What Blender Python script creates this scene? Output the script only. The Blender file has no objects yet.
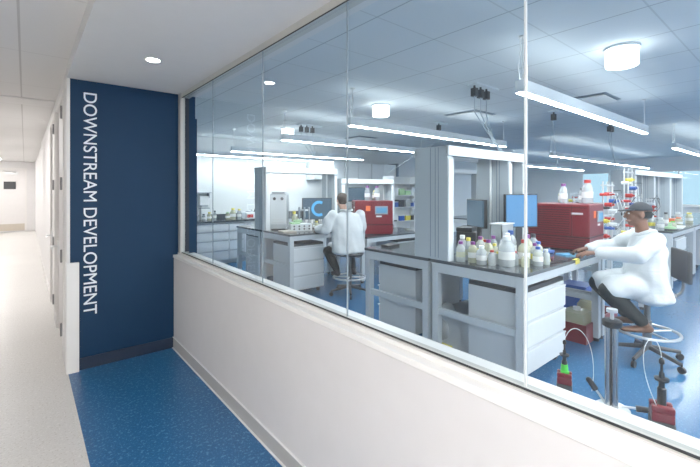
import bpy, bmesh, math, random
from mathutils import Vector, Matrix
random.seed(7)
col = bpy.context.scene.collection
PI = math.pi

# ---------------------------------------------------------------- materials
def mat(name, color, rough=0.5, metal=0.0, noise=0.0, nscale=8.0, spec=0.5, emit=None, estr=0.0, trans=0.0, bump=0.0):
    m = bpy.data.materials.new(name); m.use_nodes = True
    nt = m.node_tree; b = nt.nodes['Principled BSDF']
    b.inputs['Base Color'].default_value = (*color, 1)
    b.inputs['Roughness'].default_value = rough
    b.inputs['Metallic'].default_value = metal
    b.inputs['Specular IOR Level'].default_value = spec
    if trans: b.inputs['Transmission Weight'].default_value = trans
    if emit:
        b.inputs['Emission Color'].default_value = (*emit, 1); b.inputs['Emission Strength'].default_value = estr
    tc = nt.nodes.new('ShaderNodeTexCoord'); n = nt.nodes.new('ShaderNodeTexNoise')
    n.inputs['Scale'].default_value = nscale; n.inputs['Detail'].default_value = 3
    nt.links.new(tc.outputs['Object'], n.inputs['Vector'])
    mx = nt.nodes.new('ShaderNodeMix'); mx.data_type = 'RGBA'
    k = noise if noise else 0.03
    mx.inputs['A'].default_value = (*[c*(1-k) for c in color], 1)
    mx.inputs['B'].default_value = (*[min(1, c*(1+k)) for c in color], 1)
    nt.links.new(n.outputs['Fac'], mx.inputs['Factor']); nt.links.new(mx.outputs['Result'], b.inputs['Base Color'])
    if bump:
        bp = nt.nodes.new('ShaderNodeBump'); bp.inputs['Strength'].default_value = bump; bp.inputs['Distance'].default_value = 0.01
        nt.links.new(n.outputs['Fac'], bp.inputs['Height']); nt.links.new(bp.outputs['Normal'], b.inputs['Normal'])
    return m

def speckle_mat(name, base, light, dark, rough, scale=55, amt=0.62, cell=True):
    m = bpy.data.materials.new(name); m.use_nodes = True
    nt = m.node_tree; b = nt.nodes['Principled BSDF']; b.inputs['Roughness'].default_value = rough
    tc = nt.nodes.new('ShaderNodeTexCoord')
    prev = None
    def mix(fac, a, bcol):
        x = nt.nodes.new('ShaderNodeMix'); x.data_type = 'RGBA'
        nt.links.new(fac, x.inputs['Factor'])
        if isinstance(a, tuple): x.inputs['A'].default_value = (*a, 1)
        else: nt.links.new(a, x.inputs['A'])
        x.inputs['B'].default_value = (*bcol, 1)
        return x.outputs['Result']
    big = nt.nodes.new('ShaderNodeTexNoise'); big.inputs['Scale'].default_value = 1.5
    nt.links.new(tc.outputs['Object'], big.inputs['Vector'])
    out = mix(big.outputs['Fac'], base, tuple(c*0.88 for c in base))
    for sc, colr, th in ((scale, light, amt), (scale*1.4, dark, amt+0.01), (scale*2.3, light, amt+0.02)):
        n = nt.nodes.new('ShaderNodeTexNoise'); n.inputs['Scale'].default_value = sc; n.inputs['Detail'].default_value = 1
        nt.links.new(tc.outputs['Object'], n.inputs['Vector'])
        r = nt.nodes.new('ShaderNodeMapRange'); r.inputs['From Min'].default_value = th; r.inputs['From Max'].default_value = th+0.05
        r.inputs['To Max'].default_value = 0.55
        nt.links.new(n.outputs['Fac'], r.inputs['Value'])
        out = mix(r.outputs['Result'], out, colr)
    nt.links.new(out, b.inputs['Base Color'])
    return m

def tile_mat(name, base, line, sx, sy, ox, oy, w=0.012, rough=0.9):
    """ceiling tiles: thin grid lines at x = ox + k*sx, y = oy + k*sy"""
    m = bpy.data.materials.new(name); m.use_nodes = True
    nt = m.node_tree; b = nt.nodes['Principled BSDF']; b.inputs['Roughness'].default_value = rough
    b.inputs['Specular IOR Level'].default_value = 0.1
    tc = nt.nodes.new('ShaderNodeTexCoord'); sp = nt.nodes.new('ShaderNodeSeparateXYZ')
    nt.links.new(tc.outputs['Object'], sp.inputs[0])
    def M(op, a, bb):
        n = nt.nodes.new('ShaderNodeMath'); n.operation = op
        for i, v in enumerate((a, bb)):
            if isinstance(v, (int, float)): n.inputs[i].default_value = v
            else: nt.links.new(v, n.inputs[i])
        return n.outputs[0]
    def line_of(o, s, off):
        t = M('ADD', o, -off + s*1000 + s/2)
        t = M('MODULO', t, s); t = M('SUBTRACT', t, s/2); t = M('ABSOLUTE', t, 0)
        return M('LESS_THAN', t, w/2)
    f = M('MAXIMUM', line_of(sp.outputs[0], sx, ox), M('MULTIPLY', line_of(sp.outputs[1], sy, oy), 0.5))
    n = nt.nodes.new('ShaderNodeTexNoise'); n.inputs['Scale'].default_value = 90
    nt.links.new(tc.outputs['Object'], n.inputs['Vector'])
    a = nt.nodes.new('ShaderNodeMix'); a.data_type = 'RGBA'
    a.inputs['A'].default_value = (*[c*0.95 for c in base], 1); a.inputs['B'].default_value = (*base, 1)
    nt.links.new(n.outputs['Fac'], a.inputs['Factor'])
    x = nt.nodes.new('ShaderNodeMix'); x.data_type = 'RGBA'
    nt.links.new(f, x.inputs['Factor']); nt.links.new(a.outputs['Result'], x.inputs['A']); x.inputs['B'].default_value = (*line, 1)
    nt.links.new(x.outputs['Result'], b.inputs['Base Color'])
    return m

def glass_pane_mat(name, tint, ior=1.5):
    m = bpy.data.materials.new(name); m.use_nodes = True
    nt = m.node_tree; nt.nodes.remove(nt.nodes['Principled BSDF'])
    out = nt.nodes['Material Output']
    t = nt.nodes.new('ShaderNodeBsdfTransparent'); t.inputs['Color'].default_value = (*tint, 1)
    g = nt.nodes.new('ShaderNodeBsdfGlossy'); g.inputs['Roughness'].default_value = 0.0; g.inputs['Color'].default_value = (0.95, 0.97, 1, 1)
    fr = nt.nodes.new('ShaderNodeFresnel'); fr.inputs['IOR'].default_value = ior
    ge = nt.nodes.new('ShaderNodeNewGeometry'); ir = nt.nodes.new('ShaderNodeMapRange')
    ir.inputs['To Min'].default_value = ior; ir.inputs['To Max'].default_value = 1/ior   # same reflection from either side
    nt.links.new(ge.outputs['Backfacing'], ir.inputs['Value']); nt.links.new(ir.outputs['Result'], fr.inputs['IOR'])
    mx = nt.nodes.new('ShaderNodeMixShader')
    nt.links.new(fr.outputs[0], mx.inputs[0]); nt.links.new(t.outputs[0], mx.inputs[1]); nt.links.new(g.outputs[0], mx.inputs[2])
    nt.links.new(mx.outputs[0], out.inputs[0])
    return m

M = dict(
    navy=mat('navy_paint', (0.0006, 0.023, 0.066), 0.6, noise=0.06, nscale=2, spec=0.25),
    navy_base=mat('navy_rubber', (0.002, 0.012, 0.035), 0.5),
    white_wall=mat('white_paint', (0.70, 0.69, 0.685), 0.7, spec=0.2),
    half_wall=mat('half_wall_paint', (0.63, 0.62, 0.62), 0.7, spec=0.2),
    lab_wall=mat('lab_white_paint', (0.66, 0.69, 0.70), 0.7, spec=0.2),
    soffit=mat('soffit_paint', (0.66, 0.66, 0.655), 0.8, spec=0.2),
    sill=mat('sill_solid_surface', (0.80, 0.79, 0.77), 0.35),
    alu=mat('satin_aluminium', (0.47, 0.47, 0.44), 0.4, metal=0.1),
    gasket=mat('black_gasket', (0.01, 0.012, 0.015), 0.6),
    joint=mat('silicone_joint', (0.20, 0.25, 0.28), 0.3), joint_light=mat('joint_light', (0.50, 0.54, 0.56), 0.3),
    skirting=mat('grey_cove_base', (0.42, 0.42, 0.41), 0.6),
    skirt_edge=mat('white_sealant', (0.8, 0.8, 0.8), 0.5),
    letter=mat('pale_letter', (0.80, 0.86, 0.90), 0.5),
    door=mat('door_laminate', (0.72, 0.70, 0.69), 0.45),
    frame_white=mat('door_frame_paint', (0.74, 0.72, 0.70), 0.5),
    steel=mat('brushed_steel', (0.70, 0.71, 0.71), 0.32, metal=0.75),
    dark_steel=mat('dark_steel', (0.20, 0.20, 0.20), 0.4, metal=0.8),
    bench_frame=mat('bench_powder_coat', (0.53, 0.575, 0.60), 0.45),
    cab=mat('cabinet_powder_coat', (0.56, 0.60, 0.625), 0.45),
    drawer=mat('drawer_front_coat', (0.72, 0.75, 0.765), 0.42),
    panel=mat('upright_panel_coat', (0.44, 0.49, 0.525), 0.4),
    groove=mat('groove_shadow', (0.16, 0.21, 0.26), 0.6),
    top=mat('epoxy_worktop', (0.065, 0.075, 0.085), 0.16, noise=0.15, nscale=60),
    white_plastic=mat('white_plastic', (0.80, 0.83, 0.84), 0.4),
    grey_plastic=mat('grey_plastic', (0.30, 0.34, 0.37), 0.45),
    black=mat('black_plastic', (0.007, 0.008, 0.010), 0.4),
    charcoal=mat('charcoal_plastic', (0.035, 0.038, 0.042), 0.45),
    red_case=mat('dark_red_casing', (0.17, 0.004, 0.012), 0.38, noise=0.08),
    red_dark=mat('dark_red_seam', (0.045, 0.002, 0.005), 0.5),
    red=mat('red_plastic', (0.55, 0.025, 0.02), 0.4),
    orange=mat('orange_sticker', (0.9, 0.16, 0.04), 0.5),
    blue=mat('blue_plastic', (0.02, 0.09, 0.38), 0.4),
    sky_blue=mat('light_blue_cover', (0.10, 0.33, 0.55), 0.5),
    yellow=mat('yellow_plastic', (0.80, 0.66, 0.08), 0.5),
    green=mat('bright_green_tape', (0.06, 0.62, 0.05), 0.5),
    pale_green=mat('pale_green_plastic', (0.42, 0.70, 0.38), 0.5),
    purple=mat('purple_cap', (0.20, 0.03, 0.22), 0.4),
    skin_light=mat('light_skin', (0.60, 0.33, 0.24), 0.5),
    skin_brown=mat('brown_skin', (0.21, 0.095, 0.06), 0.5),
    coat=mat('white_lab_coat', (0.66, 0.69, 0.705), 0.85, noise=0.05, nscale=14, bump=0.6, spec=0.1),
    trousers=mat('dark_trousers', (0.022, 0.028, 0.03), 0.9, spec=0.1),
    hair=mat('brown_grey_hair', (0.085, 0.062, 0.052), 0.8, noise=0.3, nscale=60),
    cap=mat('charcoal_cap_cloth', (0.03, 0.036, 0.045), 0.85),
    shoe=mat('brown_leather', (0.12, 0.05, 0.025), 0.5),
    black_shoe=mat('black_leather', (0.02, 0.018, 0.018), 0.5),
    clear=glass_pane_mat('clear_plastic', (0.88, 0.93, 0.94), 1.3),
    liquid=mat('pale_media', (0.75, 0.74, 0.48), 0.25),
    bottle=mat('milky_bottle', (0.80, 0.86, 0.88), 0.15, trans=0.55),
    bottle_y=mat('yellowish_bottle', (0.84, 0.85, 0.62), 0.15, trans=0.5),
    screen_dark=mat('dark_screen', (0.02, 0.03, 0.04), 0.15, emit=(0.03, 0.06, 0.09), estr=0.8),
    screen_blue=mat('blue_screen', (0.03, 0.10, 0.22), 0.2, emit=(0.055, 0.16, 0.30), estr=0.6),
    swirl=mat('screen_swirl', (0.05, 0.25, 0.5), 0.2, emit=(0.05, 0.25, 0.52), estr=0.6),
    lamp=mat('lamp_diffuser', (1, 1, 1), 0.5, emit=(0.93, 0.98, 1.0), estr=36),
    lamp_up=mat('uplight_diffuser', (1, 1, 1), 0.5, emit=(0.9, 0.97, 1.0), estr=4.5),
    drum=mat('drum_diffuser', (1, 1, 1), 0.5, emit=(0.95, 0.99, 1.0), estr=4),
    down=mat('downlight_lens', (1, 1, 1), 0.5, emit=(1.0, 0.96, 0.90), estr=60),
    fill_lamp=mat('fill_lamp_lens', (1, 1, 1), 0.5, emit=(1.0, 0.955, 0.92), estr=18), hall_far=mat('hall_far_lens', (1, 1, 1), 0.5, emit=(1.0, 0.965, 0.94), estr=11),  # first lens is only for the added, unseen fill panels
    eye=mat('eye_white', (0.7, 0.7, 0.7), 0.3), lip=mat('lips', (0.35, 0.12, 0.1), 0.5),
    paper=mat('paper', (0.82, 0.82, 0.80), 0.7),
    kick=mat('kick_plate', (0.52, 0.46, 0.38), 0.4, metal=0.3),
)
M['floor'] = speckle_mat('blue_speckled_floor', (0.011, 0.105, 0.275), (0.13, 0.32, 0.54), (0.008, 0.06, 0.18), 0.33, 48, 0.60)
M['lab_floor'] = speckle_mat('lab_blue_floor', (0.022, 0.125, 0.285), (0.08, 0.22, 0.40), (0.012, 0.075, 0.19), 0.22, 48, 0.62)
M['hall_floor'] = speckle_mat('white_terrazzo', (0.68, 0.66, 0.63), (0.78, 0.76, 0.73), (0.42, 0.38, 0.33), 0.35, 55, 0.60)
M['hall_tiles'] = tile_mat('hall_ceiling_tiles', (0.72, 0.71, 0.70), (0.50, 0.485, 0.475), 0.61, 1.22, -0.03, 3.85, 0.013)
M['lab_tiles'] = tile_mat('lab_ceiling_tiles', (0.60, 0.65, 0.675), (0.34, 0.38, 0.40), 0.61, 0.61, 1.83, 1.30, 0.012)
M['window_glass'] = glass_pane_mat('blue_grey_glass', (0.80, 0.865, 0.89), 1.5)
M['out_glass'] = glass_pane_mat('outer_glass', (0.75, 0.88, 0.95), 1.4)

# ---------------------------------------------------------------- helpers
class MB:
    def __init__(s): s.bm = bmesh.new()
    def box(s, x0, x1, y0, y1, z0, z1, bev=0.0):
        r = bmesh.ops.create_cube(s.bm, size=1.0, matrix=Matrix.Translation(((x0+x1)/2, (y0+y1)/2, (z0+z1)/2)) @ Matrix.Diagonal((abs(x1-x0), abs(y1-y0), abs(z1-z0), 1)))
        if bev:
            es = list({e for v in r['verts'] for e in v.link_edges})
            bmesh.ops.bevel(s.bm, geom=es, offset=bev, segments=2, affect='EDGES', profile=0.6)
        return s
    def cyl(s, a, b, r, r2=None, seg=16):
        a, b = Vector(a), Vector(b); d = b-a
        q = Vector((0, 0, 1)).rotation_difference(d.normalized()).to_matrix().to_4x4()
        bmesh.ops.create_cone(s.bm, cap_ends=True, segments=seg, radius1=r, radius2=r if r2 is None else r2, depth=d.length,
                              matrix=Matrix.Translation((a+b)/2) @ q)
        return s
    def ball(s, c, rx, ry=None, rz=None, seg=16, rot=None):
        ry = rx if ry is None else ry; rz = rx if rz is None else rz
        m = Matrix.Translation(c)
        if rot: m = m @ rot
        bmesh.ops.create_uvsphere(s.bm, u_segments=seg, v_segments=max(6, seg*2//3), radius=1, matrix=m @ Matrix.Diagonal((rx, ry, rz, 1)))
        return s
    def lathe(s, prof, c=(0, 0, 0), seg=18):
        rings = []
        for r, z in prof:
            rings.append([s.bm.verts.new((c[0]+r*math.cos(2*PI*i/seg), c[1]+r*math.sin(2*PI*i/seg), c[2]+z)) for i in range(seg)])
        for a, b in zip(rings, rings[1:]):
            for i in range(seg):
                s.bm.faces.new((a[i], a[(i+1) % seg], b[(i+1) % seg], b[i]))
        s.bm.faces.new(list(reversed(rings[0]))); s.bm.faces.new(rings[-1])
        return s
    def tube(s, pts, r, seg=8, closed=False):
        pts = [Vector(p) for p in pts]; n = len(pts); rings = []; up = None
        for i, p in enumerate(pts):
            if closed: t = pts[(i+1) % n]-pts[i-1]
            else: t = pts[min(i+1, n-1)]-pts[max(i-1, 0)]
            t.normalize()
            if up is None:
                up = Vector((0, 0, 1)) if abs(t.z) < .9 else Vector((1, 0, 0))
            u = (up - t*up.dot(t)).normalized(); v = t.cross(u); up = u
            rings.append([s.bm.verts.new(p+u*(r*math.cos(2*PI*k/seg))+v*(r*math.sin(2*PI*k/seg))) for k in range(seg)])
        rng = range(n) if closed else range(n-1)
        for i in rng:
            a, b = rings[i], rings[(i+1) % n]
            for k in range(seg): s.bm.faces.new((a[k], a[(k+1) % seg], b[(k+1) % seg], b[k]))
        if not closed:
            s.bm.faces.new(list(reversed(rings[0]))); s.bm.faces.new(rings[-1])
        return s
    def ring(s, c, R, r, seg=36):
        return s.tube([(c[0]+R*math.cos(2*PI*i/seg), c[1]+R*math.sin(2*PI*i/seg), c[2]) for i in range(seg)], r, 8, True)
    def prism(s, pts, z0, z1):
        a = [s.bm.verts.new((x, y, z0)) for x, y in pts]; b = [s.bm.verts.new((x, y, z1)) for x, y in pts]
        s.bm.faces.new(list(reversed(a))); s.bm.faces.new(b)
        n = len(pts)
        for i in range(n): s.bm.faces.new((a[i], a[(i+1) % n], b[(i+1) % n], b[i]))
        return s
    def build(s, name, m, parent=None, smooth=False, rot=None, loc=None):
        bmesh.ops.recalc_face_normals(s.bm, faces=s.bm.faces)
        me = bpy.data.meshes.new(name); s.bm.to_mesh(me); s.bm.free()
        if smooth:
            me.shade_smooth()
            try: me.set_sharp_from_angle(angle=math.radians(40))
            except Exception: pass
        me.materials.append(M[m] if isinstance(m, str) else m)
        o = bpy.data.objects.new(name, me); col.objects.link(o)
        if parent: o.parent = parent
        if rot: o.rotation_euler = rot
        if loc: o.location = loc
        return o

def tag(o, label, cat, group=None):
    o['label'] = label; o['category'] = cat
    if group: o['group'] = group
    return o
def thing(name, label, cat, loc=(0, 0, 0), rz=0, group=None):
    o = bpy.data.objects.new(name, None); o.empty_display_size = .1; col.objects.link(o)
    o.location = loc; o.rotation_euler = (0, 0, rz)
    return tag(o, label, cat, group)
def struct(o, label=None, cat=None):
    o['kind'] = 'structure'
    if label: o['label'] = label
    if cat: o['category'] = cat
    return o
def dup(root, loc, rz=None, label=None, group=None, cat=None):
    r = root.copy(); col.objects.link(r); r.location = loc
    if rz is not None: r.rotation_euler = (0, 0, rz)
    if label: r['label'] = label
    if group: r['group'] = group
    if cat: r['category'] = cat
    def rec(src, dst):
        for ch in list(src.children):
            c = ch.copy(); col.objects.link(c); c.parent = dst; rec(ch, c)
    rec(root, r)
    return r
def remat(root, partname, m):
    for c in root.children_recursive:
        if c.name.split('.')[0] == partname:
            c.data = c.data.copy(); c.data.materials[0] = M[m]

# ---------------------------------------------------------------- world, camera
w = bpy.data.worlds.new('World'); bpy.context.scene.world = w; w.use_nodes = True
bg = w.node_tree.nodes['Background']; bg.inputs[0].default_value = (0.55, 0.75, 0.86, 1); bg.inputs[1].default_value = 0.62
cam = bpy.data.cameras.new('camera'); cam.sensor_width = 36; cam.lens = 390*36/700; cam.shift_y = -43.5/700; cam.clip_start = .02
co = bpy.data.objects.new('camera', cam); col.objects.link(co)
co.location = (0, 0, 1.55); co.rotation_euler = (PI/2, 0, -math.atan2(325, 390))
bpy.context.scene.camera = co
vs = bpy.context.scene.view_settings
vs.view_transform = 'Standard'; vs.look = 'None'; vs.exposure = 1.12; vs.gamma = 1.16

# ================================================================ SETTING
YB = 4.07      # blue end wall
HX = 0.28      # hallway wall face
struct(MB().box(HX, 1.32, -3.6, YB, -.1, 0).build('floor', 'floor'), 'blue speckled corridor floor beside the glass wall', 'floor')
struct(MB().box(1.32, 18.0, -3.6, 8.65, -.1, 0).build('floor', 'lab_floor'), 'blue laboratory floor behind the glass', 'floor')
struct(MB().box(-1.6, HX, -3.6, YB, -.1, 0).box(-1.6, HX+.1, YB, 19.2, -.1, 0).build('floor', 'hall_floor'), 'off-white speckled hallway floor', 'floor')
struct(MB().box(HX-.01, 1.36, -3.6, YB+.02, 2.5, 2.66).build('ceiling', 'soffit'), 'plain grey plaster soffit over the blue floor', 'ceiling')
struct(MB().box(-1.6, HX-.01, -3.6, YB+.02, 2.6, 2.66).box(-1.6, HX+.1, YB+.02, 19.2, 2.6, 2.66).build('ceiling', 'hall_tiles'), 'white tiled hallway ceiling', 'ceiling')
struct(MB().box(1.36, 18.0, -3.6, 8.75, 2.72, 2.8).build('ceiling', 'lab_tiles'), 'blue-grey tiled laboratory ceiling', 'ceiling')
struct(MB().box(-1.6, HX-.012, 5.75, 6.15, 2.585, 2.6).build('trim_3', 'white_wall'), 'flat white band across the hallway ceiling', 'trim')
# end wall, navy
struct(MB().box(HX+.012, 1.335, YB, YB+.12, 0, 2.5).build('wall_end', 'navy'), 'navy blue end wall with vertical lettering', 'wall')
struct(MB().box(HX+.075, 1.128, YB-.012, YB, 0, .10).build('baseboard_end', 'navy_base'), 'dark navy cove base on the blue wall', 'baseboard')
struct(MB().box(1.325, 1.36, YB+.02, YB+.16, .9, 2.28).build('trim_4', 'navy'), 'narrow navy strip just behind the glass corner', 'trim')
# hallway wall with doors
hw = MB()
hw.box(HX, HX+.10, YB+.12, 4.50, 0, 2.6).box(HX, HX+.10, 5.50, 5.83, 0, 2.6).box(HX, HX+.10, 6.83, 11.2, 0, 2.6)
hw.box(HX, HX+.10, 4.50, 5.50, 2.44, 2.6).box(HX, HX+.10, 5.83, 6.83, 2.44, 2.6)
struct(hw.build('wall_hall', 'white_wall'), 'white hallway wall with two flush doors', 'wall')
struct(MB().box(HX+.101, 1.31, YB+.121, 19.2, -.1, 2.8).build('wall_inner', 'white_wall'))
struct(MB().box(HX+.02, HX+.1, 11.2, 19.2, 0, 2.6).build('wall_hall', 'white_wall'), 'far stretch of white hallway wall', 'wall')
struct(MB().box(-1.7, -1.6, -3.6, 19.2, 0, 2.66).build('wall_left', 'white_wall'))
struct(MB().box(-1.7, 1.2, -3.7, -3.6, 0, 2.66).build('wall_back', 'white_wall'))
fw = MB().box(-1.6, -.93, 19.0, 19.2, 0, 2.6).box(.05, .3, 19.0, 19.2, 0, 2.6).box(-.93, .05, 19.0, 19.2, 2.36, 2.6)
struct(fw.build('wall_far', 'white_wall'), 'white wall at the end of the hallway', 'wall')
struct(MB().box(HX-.01, HX+.013, YB-.008, YB+.12, 0, 2.5).build('trim_1', 'frame_white'), 'slim white corner strip at the edge of the blue wall', 'trim')
struct(MB().box(HX-.012, HX+.075, YB-.035, YB+.10, 0, .93).build('trim_2', 'sill'), 'low white post capping the corner of the blue wall', 'trim')
struct(MB().box(HX-.012, HX, YB+.12, 4.5, 0, .1).box(HX-.012, HX, 5.5, 5.83, 0, .1).box(HX-.012, HX, 6.83, 12, 0, .1).build('baseboard_hall', 'white_wall'))

def hall_door(n, y0, y1, lever, label):
    d = thing('door_%d' % n, label, 'door', (HX, y0, 0)); d['kind'] = 'structure'
    L = y1-y0
    MB().box(.012, .055, .03, L-.03, .01, 2.41).build('door_leaf', 'door', d)
    fr = MB().box(-.012, .02, -.05, .025, 0, 2.48).box(-.012, .02, L-.025, L+.05, 0, 2.48).box(-.012, .02, .025, L-.025, 2.415, 2.48)
    fr.build('door_frame', 'frame_white', d)
    for z in (.24, .93, 1.61, 2.28):
        MB().cyl((-.014, .045, z-.06), (-.014, .045, z+.06), .014).box(-.010, .013, .01, .085, z-.058, z+.058).build('hinge', 'dark_steel', d)
    if lever:
        MB().cyl((.012, L-.10, .93), (-.05, L-.10, .93), .012).box(-.004, .012, L-.135, L-.065, .83, .99).tube([(-.05, L-.10, .93), (-.055, L-.13, .93), (-.055, L-.23, .93)], .014).build('door_handle', 'steel', d, smooth=True)
    return d
hall_door(1, 4.50, 5.50, True, 'white hallway door nearest the blue wall, with steel hinges and lever')
hall_door(2, 5.83, 6.83, True, 'second white hallway door, farther from the blue wall')
fd = thing('door_3', 'white door at the far end of the hallway with small dark window and beige kick plate', 'door', (-.44, 19.0, 0)); fd['kind'] = 'structure'
MB().box(-.45, .45, .02, .07, .01, 2.3).build('door_leaf', 'door', fd)
MB().box(-.49, -.44, -.02, .05, 0, 2.36).box(.44, .49, -.02, .05, 0, 2.36).box(-.44, .44, -.02, .05, 2.3, 2.36).build('door_frame', 'frame_white', fd)
MB().box(-.16, .18, .0, .03, 1.58, 1.86).build('window_pane', 'charcoal', fd)
MB().box(-.43, .43, .0, .02, .05, .30).build('kick_plate', 'kick', fd)
cl = MB().box(-.1, .25, -.07, .02, 2.12, 2.2).cyl((.2, -.04, 2.2), (.05, -.2, 2.22), .015).cyl((.05, -.2, 2.22), (-.2, -.02, 2.25), .015).build('door_closer', 'steel', fd)
# half wall, cap, base
struct(MB().box(1.128, 1.31, -3.6, YB+.02, 0, .885).build('wall_right', 'half_wall'), 'low white half wall below the glass', 'wall')
cp = MB().box(1.12, 1.33, -3.6, YB, .885, .912, .004).build('trim_5', 'sill')
struct(cp, 'white cap along the top of the half wall', 'trim')
struct(MB().box(1.119, 1.128, -3.6, YB, 0, .10).build('baseboard_right', 'skirting'), 'grey cove base along the half wall', 'baseboard')
struct(MB().box(1.108, 1.122, -3.6, YB, 0, .006).box(1.117, 1.128, -3.6, YB, .10, .104).build('trim_6', 'skirt_edge'))
# glass wall
win = thing('window_1', 'floor-to-soffit blue tinted glass partition set on the half wall', 'window', (1.18, 0, .912)); win['kind'] = 'structure'
def W(mb, name, m, **k): return mb.build(name, m, win, **k)
H = 2.5-.912
fr = MB().box(0, .030, -3.6, YB, 0, .030).box(-.01, .07, YB-.075, YB, 0, H).box(0, .07, -3.6, YB-.075, H-.045, H)
W(fr, 'window_frame', 'alu')
W(MB().box(-.014, .0, -3.6, YB, 0, .018), 'window_sill', 'sill')
W(MB().box(-.003, .0, -3.6, YB-.08, .024, .031).box(-.003, .0, -3.6, YB-.08, H-.052, H-.045).box(.03, .07, YB-.081, YB-.075, .03, H-.045), 'gasket', 'gasket')
js = [-1.17, -.30, .58, 1.45, 2.32, 3.20]
edges = [-3.6]+js+[YB-.08]
for a, b in zip(edges, edges[1:]):
    g = MB(); v = [g.bm.verts.new(p) for p in ((.012, a+.004, .03), (.012, b-.004, .03), (.012, b-.004, H-.045), (.012, a+.004, H-.045))]
    g.bm.faces.new(v); W(g, 'pane', 'window_glass')
for y in js:
    k = .005 if y == .58 else .003
    W(MB().box(.0125-k, .0125+k, y-.003, y+.003, .03, H-.045), 'glass_joint', 'joint_light' if y == .58 else 'joint')
# lab shell
struct(MB().box(1.28, 18.0, 8.65, 8.8, 0, 2.8).build('wall_north', 'lab_wall'), 'white back wall of the laboratory', 'wall')
struct(MB().box(1.30, 1.36, YB+.1, 8.65, 0, 2.8).build('wall_west', 'lab_wall'))
struct(MB().box(1.2, 18.0, -3.7, -3.6, 0, 2.8).build('wall_south', 'lab_wall'))
ew = MB().box(17.5, 17.6, -3.6, 8.65, 0, 1.0).box(17.5, 17.6, -3.6, 8.65, 2.25, 2.8).box(17.5, 17.6, 6.2, 8.65, 1.0, 2.25)
for y in (-3.6, -1.9, .1, 2.0, 4.1): ew.box(17.5, 17.6, y-.02, y+.14, 1.0, 2.25)
struct(ew.build('wall_east', 'lab_wall'), 'window wall at the far end of the laboratory', 'wall')
n = 2
for a, b in ((-3.46, -1.92), (-1.76, .08), (.24, 1.98), (2.14, 4.08), (4.24, 6.2)):
    o = thing('window_%d' % n, 'bluish outside window at the far end of the laboratory, number %s from the back corner' % ['five', 'four', 'three', 'two', 'one'][n-2], 'window', (17.5, a, 1.0)); o['kind'] = 'structure'; n += 1
    L = b-a
    MB().box(0, .06, 0, .05, 0, 1.25).box(0, .06, L-.05, L, 0, 1.25).box(0, .06, .05, L-.05, 0, .05).box(0, .06, .05, L-.05, 1.2, 1.25).box(0, .06, L/2-.02, L/2+.02, .05, 1.2).build('window_frame', 'frame_white', o)
    g = MB(); g.bm.faces.new([g.bm.verts.new(p) for p in ((.03, .05, .05), (.03, L-.05, .05), (.03, L-.05, 1.2), (.03, .05, 1.2))]); g.build('pane', 'out_glass', o)
    MB().box(-.12, .0, 0, L, -.03, 0).build('window_sill', 'sill', o)

# lettering: reads downwards, tops of the letters to the right
TEXT = 'DOWNSTREAM DEVELOPMENT'
sg = thing('wall_lettering', 'pale block letters reading DOWNSTREAM DEVELOPMENT running down the navy wall', 'lettering', (.39, YB-.002, 2.395))
def letters():
    fc = bpy.data.curves.new('t', 'FONT'); fc.size = 1; fc.extrude = 0.02; fc.body = TEXT
    to = bpy.data.objects.new('t', fc); col.objects.link(to)
    dg = bpy.context.evaluated_depsgraph_get(); bpy.context.view_layer.update()
    me = bpy.data.meshes.new_from_object(to.evaluated_get(dg))
    xs = [v.co.x for v in me.vertices]; W0, W1 = min(xs), max(xs); capm = [v.co.y for v in me.vertices]; C1 = max(capm)
    bpy.data.objects.remove(to)
    # one mesh per letter: same font, letter by letter
    sx = 1.93/(W1-W0); sz = .097/C1
    bm = bmesh.new(); bm.from_mesh(me)
    bm.verts.ensure_lookup_table()
    seen = set(); isl = []
    for v in bm.verts:
        if v in seen: continue
        st = [v]; comp = []
        seen.add(v)
        while st:
            q = st.pop(); comp.append(q)
            for e in q.link_edges:
                z = e.other_vert(q)
                if z not in seen: seen.add(z); st.append(z)
        isl.append(comp)
    # group islands whose x-ranges overlap (front, back and sides of one letter)
    boxes = []
    for c in isl:
        a = min(v.co.x for v in c); b = max(v.co.x for v in c)
        for g in boxes:
            ov = min(b, g[1])-max(a, g[0])
            if ov > 0.5*min(b-a, g[1]-g[0]):
                g[0] = min(a, g[0]); g[1] = max(b, g[1]); g[2].extend(c); break
        else: boxes.append([a, b, list(c)])
    boxes.sort(key=lambda g: g[0])
    for g in boxes:
        vs_ = set(g[2]); idx = {}
        nb = bmesh.new()
        for v in g[2]:
            idx[v] = nb.verts.new(((v.co.y)*sz, -(v.co.z+0.02)*.1, -(v.co.x-W0)*sx))
        for f in bm.faces:
            if f.verts[0] in vs_:
                try: nb.faces.new([idx[v] for v in f.verts])
                except ValueError: pass
        bmesh.ops.recalc_face_normals(nb, faces=nb.faces)
        m2 = bpy.data.meshes.new('letter'); nb.to_mesh(m2); nb.free(); m2.materials.append(M['letter'])
        o = bpy.data.objects.new('letter', m2); col.objects.link(o); o.parent = sg
    bm.free()
letters()

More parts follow.
